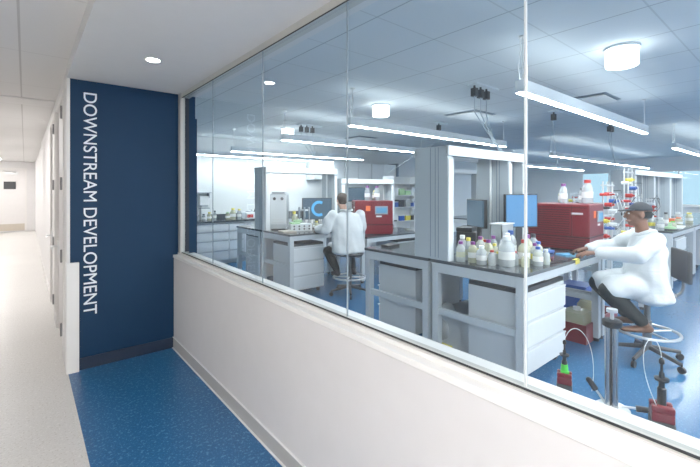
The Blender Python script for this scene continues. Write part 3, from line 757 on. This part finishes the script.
# bottles on top of the red instruments
for i, (x, y, z, r, h, bd, cp_, lb) in enumerate((
    (4.72, 1.86, 1.401, .04, .22, 'bottle', 'purple', 'milky bottle with purple cap on top of the near red instrument'),
    (4.88, 1.94, 1.401, .04, .15, 'bottle_y', 'white_plastic', 'short yellowish bottle on top of the near red instrument'),
    (4.80, 1.64, 1.401, .055, .26, 'bottle', 'red', 'large bottle with red cap at the front of the near red instrument'),
    (4.93, 1.74, 1.401, .035, .17, 'bottle', 'charcoal', 'slim bottle with dark cap on top of the near red instrument'),
    (4.76, 5.22, 1.361, .05, .26, 'bottle', 'purple', 'bottle with purple cap on the farther red instrument, left one'),
    (4.92, 5.14, 1.361, .05, .26, 'bottle', 'purple', 'bottle with purple cap on the farther red instrument, right one'),
    (4.98, 5.26, 1.361, .05, .18, 'bottle_y', 'yellow', 'yellowish bottle on the farther red instrument'))):
    bottle_proto('reagent_bottle', r, h, r*.5, bd, cp_, lb, 'bottle', (x, y, z), 'bottles on the red instruments')

# reagent racks: rods with coloured valves and tubing
def tubing_rack(loc, label, seed, h=.95):
    rnd = random.Random(seed)
    t = thing('tubing_rack', label, 'rack', loc, 0, 'steel racks of tubing and valves')
    MB().box(-.20, .20, -.12, .12, 0, .02).build('base', 'white_plastic', t)
    for xx in (-.16, .0, .16): MB().cyl((xx, 0, .02), (xx, 0, h), .009, seg=10).build('rod', 'steel', t)
    MB().box(-.2, .2, -.01, .01, h*.93, h*.95).box(-.2, .2, -.01, .01, h*.45, h*.47).build('crossbar', 'steel', t)
    cols = ['red', 'red', 'blue', 'white_plastic', 'yellow', 'red', 'white_plastic', 'charcoal', 'red', 'blue']
    for k in range(11):
        xx = (-.16, 0, .16)[k % 3]; z = .10+(h-.2)*(k/11)+rnd.random()*.05
        v = MB().cyl((xx, -.045, z), (xx, .03, z), .017+.010*rnd.random(), seg=14)
        v.box(xx-.012, xx+.012, -.07, -.045, z-.012, z+.012)
        v.build('valve', cols[(k+seed) % len(cols)], t)
    for k in range(5):
        a = rnd.uniform(-.18, .18); b_ = rnd.uniform(-.18, .18); z0 = rnd.uniform(.1, .5); z1 = rnd.uniform(.5, h)
        MB().tube([(a, -.05, z0), (a-.04, -.12, z0+.1), ((a+b_)/2, -.14, (z0+z1)/2), (b_+.03, -.10, z1), (b_, -.03, z1)], .004, 6).build('tube', rnd.choice(['white_plastic', 'charcoal', 'bottle']), t)
    for k in range(3):
        MB().lathe([(.03, 0), (.03, .10), (.012, .13), (.012, .15)], (-.15+.13*k, .06, .02), 12).build('vessel', 'bottle', t, True)
tubing_rack((5.32, 1.60, .91), 'steel rack of red and blue valves just right of the red instrument', 1, .74)
tubing_rack((5.95, 1.56, .91), 'steel rack of valves behind the capped worker', 4, .92)
tubing_rack((5.55, 2.0, .91), 'lower steel rack of tubing behind the other two', 7, .55)
tubing_rack((8.2, 1.85, .91), 'far rack of valves on the bench by the windows', 3, .5)
tubing_rack((3.1+5, 3.0, .91), 'far rack of valves on the bench beyond the uprights', 5, .6)

# clutter on second bench
t = thing('tip_box_rack', 'white perforated tip rack with pale green lids on the second bench', 'rack', (3.33, 5.22, .91), -.3)
MB().box(-.17, .17, -.09, .09, 0, .11, .006).build('rack', 'white_plastic', t)
g = MB()
for k in range(4):
    for j in range(2): g.cyl((-.12+.08*k, -.095, .035+.042*j), (-.12+.08*k, -.086, .035+.042*j), .014, seg=10)
g.build('hole', 'charcoal', t)
MB().box(-.16, -.02, -.08, .08, .11, .135, .004).box(-.10, .02, -.05, .07, .135, .17, .004).build('lid', 'pale_green', t)
t = thing('pipette_stand', 'pipette stand with dark pipettes beside the bench oven', 'stand', (3.52, 5.40, .91))
MB().cyl((0, 0, 0), (0, 0, .02), .09, seg=22).cyl((0, 0, .02), (0, 0, .34), .012).cyl((0, 0, .30), (0, 0, .32), .08, seg=22).build('stand', 'white_plastic', t)
for k in range(6):
    a = k*PI/3; c, s_ = math.cos(a)*.09, math.sin(a)*.09
    MB().cyl((c, s_, .10), (c, s_, .20), .004, .012, seg=10).cyl((c, s_, .20), (c, s_, .36), .015, seg=10).build('pipette', 'grey_plastic', t)
t2 = dup(t, (3.95, 5.62, .91), .4, 'second pipette stand behind the swirl screen')
for (x, y, bd, cp_, r, h, lb) in (
    (3.28, 5.32, 'bottle_y', 'yellow', .04, .30, 'tall pale yellow bottle behind the tip rack'),
    (3.42, 5.50, 'bottle_y', 'white_plastic', .045, .24, 'yellowish bottle beside the pipette stand'),
    (3.60, 5.16, 'bottle_y', 'yellow', .035, .14, 'short yellow bottle below the swirl screen'),
    (3.66, 5.60, 'bottle', 'blue', .04, .28, 'milky bottle with blue cap behind the second bench clutter'),
    (3.20, 5.22, 'bottle', 'purple', .028, .10, 'small bottle with purple cap near the oven'),
    (4.18, 5.50, 'bottle', 'purple', .04, .22, 'bottle with purple cap right of the swirl screen'),
    (3.82, 5.64, 'bottle_y', 'purple', .035, .26, 'yellowish purple-capped bottle behind the swirl screen'),
    (3.56, 4.98, 'bottle', 'charcoal', .03, .08, 'tiny dark-capped pot beside the worker elbow'),
    (4.12, 5.30, 'bottle', 'white_plastic', .05, .14, 'white-capped jar by the worker head')):
    bottle_proto('reagent_bottle', r, h, r*.5, bd, cp_, lb, 'bottle', (x, y, .91), 'bottles on the second bench')
t = thing('card_box', 'brown shallow card tray at the edge of the second bench', 'tray', (3.06, 5.16, .912), -.2)
MB().box(-.1, .1, -.14, .14, 0, .02, .002).build('tray', 'kick', t)
t = thing('tissue_pack', 'stack of white and blue packs on a small shelf under the cabinets', 'packs', (4.0, 5.05, .91))
MB().box(-.05, .05, -.05, .05, 0, .06, .004).build('pack', 'white_plastic', t)
t = thing('dark_dish', 'small black dish on the left bench top', 'dish', (2.99, 6.0, .91))
MB().lathe([(.05, 0), (.055, .03), (.045, .035)]).build('dish', 'charcoal', t, True)
t = thing('dark_box', 'flat black case on the bench top left of the grey upright', 'case', (3.18, 3.10, .91), .2)
MB().box(-.10, .10, -.06, .06, 0, .025, .004).build('case', 'black', t)
t = thing('shelf_papers', 'papers on the pedestal left of the grey upright', 'papers', (3.2, 2.7, .761))
MB().box(0, .3, .0, .28, 0, .01).build('stack', 'charcoal', t)

# back counter clutter
bc = [
 (2.72, 'bottle', 'white_plastic', .05, .13), (2.86, 'bottle', 'charcoal', .035, .14), (2.98, 'bottle_y', 'yellow', .045, .17),
 (3.10, 'bottle', 'black', .03, .20), (3.38, 'bottle_y', 'pale_green', .05, .16), (3.50, 'bottle_y', 'yellow', .06, .24),
 (3.64, 'bottle', 'yellow', .05, .22), (3.96, 'bottle', 'white_plastic', .05, .20), (4.35, 'bottle_y', 'white_plastic', .05, .22), (4.52, 'bottle_y', 'pale_green', .045, .18)]
ordn = ['first', 'second', 'third', 'fourth', 'fifth', 'sixth', 'seventh', 'eighth', 'ninth', 'tenth']
for i, (x, bd, cp_, r, h) in enumerate(bc):
    bottle_proto('reagent_bottle', r, h, r*.5, bd, cp_, '%s bottle with %s cap on the back counter, %s from the left end' % ({'bottle': 'milky', 'bottle_y': 'yellowish'}[bd], {'white_plastic': 'white', 'charcoal': 'grey', 'yellow': 'yellow', 'black': 'black', 'pale_green': 'green'}[cp_], ordn[i]), 'bottle', (x, 8.2, .91), 'bottles on the back counter')
t = thing('centrifuge', 'small white centrifuge with red front on the back counter', 'instrument', (3.84, 8.15, .91))
MB().box(-.11, .11, -.1, .12, 0, .15, .02).build('body', 'white_plastic', t); MB().box(-.08, .06, -.105, -.098, .03, .10).build('front_panel', 'red', t); MB().lathe([(.07, 0), (.06, .02)], (0, 0, .15)).build('lid', 'grey_plastic', t)
t = thing('heat_block', 'dark grey block heater on the back counter left of the upright', 'instrument', (4.15, 8.25, .91))
MB().box(-.15, .15, -.12, .12, 0, .20, .01).build('body', 'charcoal', t); MB().box(-.1, .1, -.124, -.118, .03, .08).build('control_panel', 'grey_plastic', t)
t = thing('sharps_bin', 'white bin on the back counter near the corner', 'bin', (2.95, 8.42, .91))
MB().box(-.09, .09, -.07, .07, 0, .24, .01).build('bin', 'white_plastic', t); MB().box(-.095, .095, -.075, .075, .24, .26).build('lid', 'grey_plastic', t)
t = thing('wall_shelf', 'small white wall shelf near the left corner of the back wall', 'shelf', (2.72, 8.5, 1.48))
MB().box(0, .42, 0, .15, 0, .02).box(.03, .05, .02, .15, -.10, 0).box(.37, .39, .02, .15, -.10, 0).build('shelf', 'grey_plastic', t)
t = thing('paper_dispenser', 'pale paper towel dispenser on the back wall under the small shelf', 'dispenser', (3.0, 8.529, 1.22))
MB().box(-.1, .1, 0, .12, 0, .2, .01).build('body', 'white_plastic', t); MB().box(-.07, .07, .0, .06, -.03, 0).build('tray', 'grey_plastic', t)

# right-hand side clutter on far bench
fb = [('bottle', 'white_plastic', 7.75, 1.6, .05, .2), ('bottle', 'white_plastic', 7.9, 1.75, .05, .22), ('bottle_y', 'green', 8.3, 1.55, .05, .12), ('bottle', 'charcoal', 8.6, 1.7, .04, .25), ('bottle_y', 'orange', 9.0, 1.6, .06, .15),
      ('bottle', 'white_plastic', 9.5, 1.7, .06, .22), ('bottle_y', 'yellow', 9.9, 1.6, .06, .2)]
for i, (bd, cp_, x, y, r, h) in enumerate(fb):
    bottle_proto('reagent_bottle', r, h, r*.5, bd, cp_, '%s bottle with %s cap on the bench right of the capped worker, %s along' % ({'bottle': 'milky', 'bottle_y': 'yellowish'}[bd], {'white_plastic': 'white', 'charcoal': 'grey', 'yellow': 'yellow', 'orange': 'orange', 'green': 'green'}[cp_], ordn[i]), 'bottle', (x, y, .91), 'bottles on the far bench')
t = thing('sample_tray', 'orange sample tray on the far bench by the windows', 'tray', (9.1, 1.75, .91))
MB().box(-.2, .2, -.12, .12, 0, .06, .01).build('tray', 'yellow', t); MB().box(-.15, .1, -.1, .1, .06, .12, .01).build('contents', 'orange', t)
t = thing('paper_sheets', 'white paper sheets on the far bench corner', 'papers', (8.55, 1.5, .91), .1)
MB().box(-.3, .4, -.05, .2, 0, .012).build('sheets', 'paper', t)
t = thing('green_dish', 'bright green dish on the corner of the far bench', 'dish', (7.95, 1.52, .91))
MB().lathe([(.09, 0), (.07, .05), (.03, .06), (.02, .12)]).build('dish', 'pale_green', t, True); MB().cyl((0, 0, .0), (0, 0, .02), .11).build('base', 'charcoal', t)
# items through nearest frame: stocked shelf on back wall
t = thing('stock_shelf', 'white stock shelf with small goods seen through the nearest frame', 'shelf', (7.0, 6.7, 0))
MB().box(0, .02, 0, .4, 0, 1.9).box(1.0, 1.02, 0, .4, 0, 1.9).box(.02, 1.0, .38, .4, 0, 1.9).build('side', 'white_plastic', t)
for z in (.3, .75, 1.1, 1.4, 1.7): MB().box(.02, 1.0, 0, .38, z, z+.02).build('shelf_board', 'white_plastic', t)
rr = random.Random(5)
i = 0
for z, zn in ((1.12, 'third'), (1.42, 'fourth'), (.77, 'second')):
    for k in range(4):
        m_ = rr.choice(['red', 'pale_green', 'charcoal', 'white_plastic', 'blue', 'yellow', 'bottle'])
        q = thing('goods_box', '%s box on the %s board of the stock shelf, %s from its left' % ({'red': 'red', 'pale_green': 'pale green', 'charcoal': 'dark grey', 'white_plastic': 'white', 'blue': 'blue', 'yellow': 'yellow', 'bottle': 'milky'}[m_], zn, ordn[k]), 'box', (7.14+.23*k, 6.86, z), 0, 'boxes on the stock shelf')
        hh = rr.uniform(.1, .2)
        MB().box(-.09, .09, -.09, .09, 0, hh, .004).build('body', m_, q); MB().box(-.092, .092, -.092, .092, hh, hh+.01).build('lid', 'white_plastic', q)
t = thing('equipment_stand', 'slim steel equipment stand right of the farther red instrument', 'stand', (5.85, 5.05, .76))
MB().box(-.12, .12, -.1, .1, 0, .02).cyl((0, 0, .02), (0, 0, .75), .012).cyl((.08, 0, .02), (.08, 0, .75), .012).build('stand', 'steel', t)
MB().box(-.05, .14, -.05, .03, .30, .42, .01).box(-.05, .14, -.05, .03, .55, .62, .01).build('clamp', 'grey_plastic', t)

# ================================================================ FLOOR EQUIPMENT BY THE GLASS
t = thing('packing_column', 'tall stainless steel column stand on a white round base near the glass', 'column', (3.18, .93, 0))
MB().lathe([(.105, 0), (.11, .012), (.10, .022), (.05, .03)], seg=32).build('base_disc', 'white_plastic', t, True)
for a in (0, 2.1, 4.2):
    MB().cyl((.025*math.cos(a), .025*math.sin(a), .03), (.025*math.cos(a), .025*math.sin(a), .60), .020, seg=18).build('tube', 'column_steel', t, True)
MB().lathe([(.048, 0), (.062, .012), (.062, .045), (.048, .055)], (0, 0, .585), 28).build('clamp_head', 'black', t, True)
MB().cyl((0, 0, .63), (0, 0, .69), .012).cyl((0, 0, .69), (0, 0, .712), .034, seg=20).build('knob', 'steel', t, True)
for dx, dy, nm in ((-.05, .075, 0), (.04, -.115, 1)):
    a = Vector((dx*.45, dy*.45, .04)); b = Vector((dx*1.2, dy*1.2, .14 if nm == 0 else .05))
    l = MB().cyl(a, b, .008).build('lever', 'steel', t)
    d = (b-a).normalized()
    MB().cyl(b-d*.01, b+d*.065, .020, .019).ball(b+d*.065, .019).build('grip', 'black', l, True)
def pump(loc, label, s, green):
    p = thing('overhead_stirrer', label, 'pump', loc, .35, 'small red pumps on the lab floor')
    MB().box(-.085*s, .085*s, -.085*s, .085*s, 0, .15*s, .012).build('base', 'charcoal', p)
    h = MB().box(-.08*s, .08*s, -.08*s, .08*s, .15*s, .23*s, .01).box(-.08*s, -.03*s, -.08*s, .08*s, .23*s, .28*s, .008).box(.03*s, .08*s, -.08*s, .08*s, .23*s, .27*s, .008)
    h.build('housing', 'red_case', p)
    MB().lathe([(.032*s, 0), (.032*s, .20*s), (.022*s, .21*s), (.022*s, .26*s), (.05*s, .265*s), (.055*s, .285*s), (.02*s, .29*s), (.018*s, .33*s), (.010*s, .34*s), (.010*s, .40*s), (.02*s, .41*s), (.02*s, .44*s), (.006*s, .46*s)], (0, 0, .21*s)).build('spindle', 'black', p, True)
    if green: MB().lathe([(.045*s, 0), (.04*s, .10*s), (.036*s, .14*s)], (0, 0, .235*s)).box(-.05*s, .0, -.05*s, .02, .235*s, .30*s).build('tape_wrap', 'green', p, True)
    return p
p = pump((3.08, .63, -.0), 'red pump with black spindle on the lab floor at the right of the steel column', .74, False)
tb = []
for k in range(15):
    a = k/14
    tb.append((-.04-.22*math.sin(PI*a)*.8, .16*math.sin(PI*a), .17+.42*math.sin(PI*min(1, a*1.0)*.85)+.0*a))
def arc(p0, p1, p2, p3, n=18):
    P = [Vector(q) for q in (p0, p1, p2, p3)]
    return [P[0]*(1-t)**3+P[1]*3*t*(1-t)**2+P[2]*3*t*t*(1-t)+P[3]*t**3 for t in [i/n for i in range(n+1)]]
MB().tube(arc((0, 0, .49), (-.02, .02, .74), (-.14, .20, .60), (-.04, .03, .20)), .0022, 8).build('tube', 'white_plastic', p, True)
q = pump((3.14, 1.23, 0), 'red pump with bright green tape on the lab floor left of the steel column', .62, True)
MB().tube(arc((0, 0, .41), (.05, -.05, .62), (.20, -.24, .42), (.12, -.18, .02)), .0022, 8).build('tube', 'white_plastic', q, True)

# ================================================================ STOOLS
def stool(loc, rz, label, back):
    s = thing('lab_stool', label, 'stool', loc, rz, 'swivel lab stools')
    MB().lathe([(.15, 0), (.20, .01), (.21, .04), (.19, .06), (.05, .065)], (0, 0, .575), 28).build('seat', 'charcoal', s, True)
    MB().cyl((0, 0, .10), (0, 0, .58), .025).cyl((0, 0, .10), (0, 0, .36), .035).build('column', 'dark_steel', s, True)
    MB().ring((0, 0, .26), .24, .013).build('foot_ring', 'steel', s, True)
    g = MB()
    for k in range(4):
        a = k*PI/2+.4; g.cyl((.03*math.cos(a), .03*math.sin(a), .26), (.235*math.cos(a), .235*math.sin(a), .26), .009)
    g.build('ring_spoke', 'steel', s)
    for k in range(5):
        a = 2*PI*k/5; c, s_ = math.cos(a), math.sin(a)
        l = MB().cyl((.02*c, .02*s_, .12), (.29*c, .29*s_, .075), .022, .015).build('leg', 'charcoal', s, True)
        MB().cyl((.29*c-.012*s_, .29*s_+.012*c, .03), (.29*c+.012*s_, .29*s_-.012*c, .03), .03, seg=14).cyl((.29*c, .29*s_, .03), (.29*c, .29*s_, .08), .008).build('caster', 'black', l)
    if back:
        MB().tube(arc((0, -.12, .59), (0, -.30, .58), (0, -.28, .70), (0, -.25, .84)), .013).build('back_post', 'dark_steel', s)
        b = MB().box(-.18, .18, -.27, -.235, .74, 1.02, .015)
        b.build('backrest', 'charcoal', s)
    return s

# ================================================================ PEOPLE
def _sphere():
    b = bmesh.new(); bmesh.ops.create_uvsphere(b, u_segments=14, v_segments=10, radius=1); b.verts.ensure_lookup_table()
    r = ([tuple(v.co) for v in b.verts], [tuple(v.index for v in f.verts) for f in b.faces]); b.free(); return r
SPH = _sphere()
def blob(chains, voxel, name, m, parent, smooth=4):
    """union of swept ellipsoids, remeshed to one continuous surface. chain: list of (pos, rx, ry, rz)"""
    V, F = [], []
    def ball(c, r):
        k = len(V)
        V.extend((c.x+r.x*a, c.y+r.y*b_, c.z+r.z*d) for a, b_, d in SPH[0])
        F.extend(tuple(i+k for i in f) for f in SPH[1])
    for ch in chains:
        pts = [(Vector(p[0]), Vector(p[1:])) for p in ch]
        if len(pts) == 1:
            ball(*pts[0]); continue
        for (a, ra), (b, rb) in zip(pts, pts[1:]):
            L = (b-a).length; n_ = max(2, int(L/(min(min(ra), min(rb))*.30)))
            for i in range(n_+1):
                t_ = i/n_; ball(a.lerp(b, t_), ra.lerp(rb, t_))
    me0 = bpy.data.meshes.new(name); me0.from_pydata(V, [], F); me0.materials.append(M[m] if isinstance(m, str) else m)
    o = bpy.data.objects.new(name, me0); col.objects.link(o)
    md = o.modifiers.new('r', 'REMESH'); md.mode = 'VOXEL'; md.voxel_size = voxel
    ms = o.modifiers.new('s', 'SMOOTH'); ms.factor = .5; ms.iterations = smooth
    dg = bpy.context.evaluated_depsgraph_get(); bpy.context.view_layer.update()
    me = bpy.data.meshes.new_from_object(o.evaluated_get(dg))
    me.shade_smooth()
    if not me.materials: me.materials.append(M[m])
    old = o.data; o.modifiers.clear(); o.data = me; bpy.data.meshes.remove(old)
    o.parent = parent
    return o
def R(p, r): return (p, r, r, r)

def hand_chains(wrist, fdir, side, palm_n):
    """wrist: position; fdir: finger direction; side: direction towards the thumb; palm_n: palm normal"""
    wv, f, s_, n_ = Vector(wrist), Vector(fdir).normalized(), Vector(side).normalized(), Vector(palm_n).normalized()
    out = []
    for k in (-.022, -.007, .008, .023):
        out.append([R(wv+s_*k*.6+f*.01, .016), R(wv+f*.085+s_*k*1.25, .0125)])
    for k, L in ((-.033, .058), (-.011, .075), (.011, .08), (.032, .072)):
        b = wv+f*.085+s_*k
        out.append([R(b, .010), R(b+f*L*.45+n_*.008, .0092), R(b+f*L*.78+n_*.024, .0085), R(b+f*L*.92+n_*.040, .0078)])
    b = wv+f*.03+s_*.026
    out.append([R(b, .014), R(b+f*.03+s_*.028+n_*.008, .0105), R(b+f*.06+s_*.034+n_*.02, .009)])
    return out

def person(loc, rz, label, skin, head_c, head_pitch, lelb, lwr, relb, rwr, fl, fr_, lfoot, rfoot, lk, rk, shoe, hairdo, rise=.0, lean=.12, bulk=1.0, hem=.0, skirt=.0):
    p = thing('person', label, 'person', loc, rz)
    hz = Vector(head_c); SH = Vector((0, lean, 1.16+rise)); hip = Vector((0, 0, .70))
    ls, rs = Vector((-.19*bulk, lean, 1.17+rise)), Vector((.19*bulk, lean, 1.17+rise))
    neck = SH+Vector((0, .01, .06))
    ch = []
    ch.append([(hip, .15, .11, .09), (Vector((0, lean*.4, .9)), .12, .09, .09), (SH-Vector((0, 0, .06)), .155, .095, .08)])
    ch.append([R(neck-Vector((0, 0, .05)), .058), R(hz-Vector((0, .02, .07)), .053)])
    # head
    ch.append([(hz+Vector((0, -.015, .02)), .074, .090, .088)])
    ch.append([(hz+Vector((0, .022, -.035)), .058, .068, .075)])
    ch.append([(hz+Vector((0, .055, -.085)), .030, .025, .022)])
    ch.append([R(hz+Vector((0, .090, .015)), .010), R(hz+Vector((0, .108, -.022)), .014)])
    for sx in (-1, 1):
        ch.append([(hz+Vector((sx*.077, -.005, -.005)), .010, .020, .032)])
        ch.append([(hz+Vector((sx*.028, .082, -.062)), .02, .012, .008)])
        ch.append([R(hz+Vector((sx*.012, .083, .034)), .012), R(hz+Vector((sx*.045, .070, .034)), .010)])
    for s_, e, wq in ((ls, lelb, lwr), (rs, relb, rwr)):
        ch.append([R(s_-Vector((0, 0, .02)), .045), R(Vector(e), .040), R(Vector(wq), .026)])
    ch += hand_chains(lwr, fl, (1, .25, .1), (0, .1, -1)); ch += hand_chains(rwr, fr_, (-1, .25, .1), (0, .1, -1))
    for sx, k_, f_ in ((-1, lk, lfoot), (1, rk, rfoot)):
        ch.append([R(hip+Vector((sx*.09, 0, -.02)), .09), R(Vector(k_), .056), R(Vector(f_), .038)])
    body = blob(ch, .0075, 'body', skin, p, 2)
    for sx in (-1, 1):
        MB().ball(hz+Vector((sx*.030, .084, .010)), .010, .008, .007, 12).build('eye', 'eye', p, True)
    MB().ball(hz+Vector((0, .092, -.056)), .022, .008, .005, 12).build('lips', 'lip', p, True)
    # trousers
    tr = []
    tr.append([(hip+Vector((0, 0, 0)), .175, .14, .10)])
    for sx, k_, f_ in ((-1, lk, lfoot), (1, rk, rfoot)):
        kv, fv = Vector(k_), Vector(f_)
        tr.append([R(hip+Vector((sx*.09, 0, -.01)), .105), R(kv, .075), R(kv.lerp(fv, .5), .068), R(fv+(kv-fv).normalized()*.015, .054)])
    blob(tr, .013, 'trousers', 'trousers', p, 4)
    for sx, f_ in ((-1, lfoot), (1, rfoot)):
        fv = Vector(f_)
        blob([[(fv+Vector((0, -.04, -.055)), .040, .045, .035), (fv+Vector((0, .07, -.065)), .045, .05, .028), (fv+Vector((0, .14, -.070)), .038, .04, .022)], [R(fv+Vector((0, -.01, -.02)), .045)]], .009, 'shoe', shoe, p, 3)
    # lab coat
    ct_ = []
    ct_.append([(hip+Vector((0, -.03, -.05-hem)), .225*bulk, .185, .06), (hip+Vector((0, -.01, .04)), .215*bulk, .170, .08), (Vector((0, lean*.35, .93+rise*.5)), .205*bulk, .155, .09),
                (SH+Vector((0, -.015, -.12)), .205*bulk, .145, .09), (SH+Vector((0, -.01, -.03)), .185*bulk, .115, .06), (SH+Vector((0, 0, .025)), .09, .08, .04)])
    for sx in (-1, 1):
        ct_.append([(hip+Vector((sx*.10, .02, .0)), .125, .12, .10+skirt*.4), (hip+Vector((sx*.12, .24+skirt, -.01-skirt*.5)), .108+skirt*.25, .10, .080+skirt*.5)])
    for s_, e, wq in ((ls, lelb, lwr), (rs, relb, rwr)):
        e, wq = Vector(e), Vector(wq)
        ct_.append([R(s_+Vector((0, -.005, -.018)), .080), R(s_.lerp(e, .5), .070*bulk), R(e, .066*bulk), R(e.lerp(wq, .5), .060*bulk), R(e.lerp(wq, .90), .050*bulk)])
    coat = blob(ct_, .0125, 'lab_coat', 'coat', p, 5)
    # gentle folds
    for v in coat.data.vertices:
        a = v.co
        k = .0045*math.sin(a.x*34+a.z*12)+.0035*math.sin(a.z*30-a.y*26+a.x*14)
        v.co = a+v.normal*k
    cb = MB(); cb.tube([(SH.x+.085*math.cos(t_), SH.y-.005+.075*math.sin(t_), SH.z+.055+.012*math.cos(t_*2)-.02*math.sin(t_)) for t_ in [2*PI*i/24 for i in range(24)]], .017, 8, True)
    cb.build('collar', 'coat', coat, True)
    # hair or cap
    hb = MB(); hb.ball(hz+Vector((0, -.018, .022)), .083, .099, .096, 28)
    dl = []
    for v in hb.bm.verts:
        q = v.co-hz
        if q.z < (.035 if hairdo == 'cap' else (-.085 if q.y < -.02 else (.0+max(0, q.y)*1.2))) or (q.y > .045 and q.z < .075 and hairdo != 'cap'): dl.append(v)
    bmesh.ops.delete(hb.bm, geom=dl, context='VERTS')
    if hairdo == 'cap':
        c = hb.build('cap', 'cap', p, True)
        br = MB(); n_ = 14; top = []
        for i in range(n_+1):
            a = PI*i/n_; top.append((.072*math.cos(a), .06+.105*math.sin(a)))
        top.append((-.06, .045)); top.append((.06, .045))
        br.prism(top, 0, .008); br.build('brim', 'cap', c, rot=(-.12, 0, 0), loc=hz+Vector((0, 0, .045)))
        hh = MB(); hh.ball(hz+Vector((0, -.016, .0)), .079, .095, .075, 22)
        hh.bm.verts.ensure_lookup_table()
        bmesh.ops.delete(hh.bm, geom=[v for v in hh.bm.verts if (v.co-hz).y > -.0 or (v.co-hz).z < -.045], context='VERTS')
        hh.build('hair', 'trousers', p, True)
    else:
        c = hb.build('hair', 'hair', p, True)
    md = c.modifiers.new('sol', 'SOLIDIFY'); md.thickness = .006
    # lean the head by pitching hair/eyes is unnecessary: the head chain already carries the pose
    return p

# seated worker at the second bench, back to the glass
stool((3.71, 4.46, 0), .3, 'swivel stool under the worker with his back to the glass', False)
person((3.69, 4.47, 0), math.radians(-14), 'seated person in white lab coat with short brown hair, back turned to the glass', 'skin_light',
       (-.05, .12, 1.395), 0, (-.33, .08, .97), (-.36, .34, .955), (.29, .12, .97), (.18, .36, .955), (.2, 1, -.05), (-.5, 1, -.1),
       (-.16, .06, .37), (.10, .04, .37), (-.22, .26, .62), (.15, .30, .62), 'black_shoe', 'hair', .02, .07, 1.22, .0)
# worker with cap by the nearest bench
stool((4.37, 1.0, 0), math.radians(30), 'swivel stool with backrest under the capped worker', True)
person((4.37, 1.02, 0), math.radians(33), 'seated person in white lab coat and charcoal cap reaching over the nearest bench', 'skin_brown',
       (.0, .05, 1.325), 0, (-.31, .16, .99), (-.15, .42, .975), (.31, .14, .99), (.15, .42, .975), (.25, 1, -.1), (-.25, 1, -.1),
       (-.13, .06, .37), (.12, .10, .37), (-.15, .34, .64), (.15, .34, .64), 'shoe', 'cap', -.05, .0, 1.12, .07, .05)
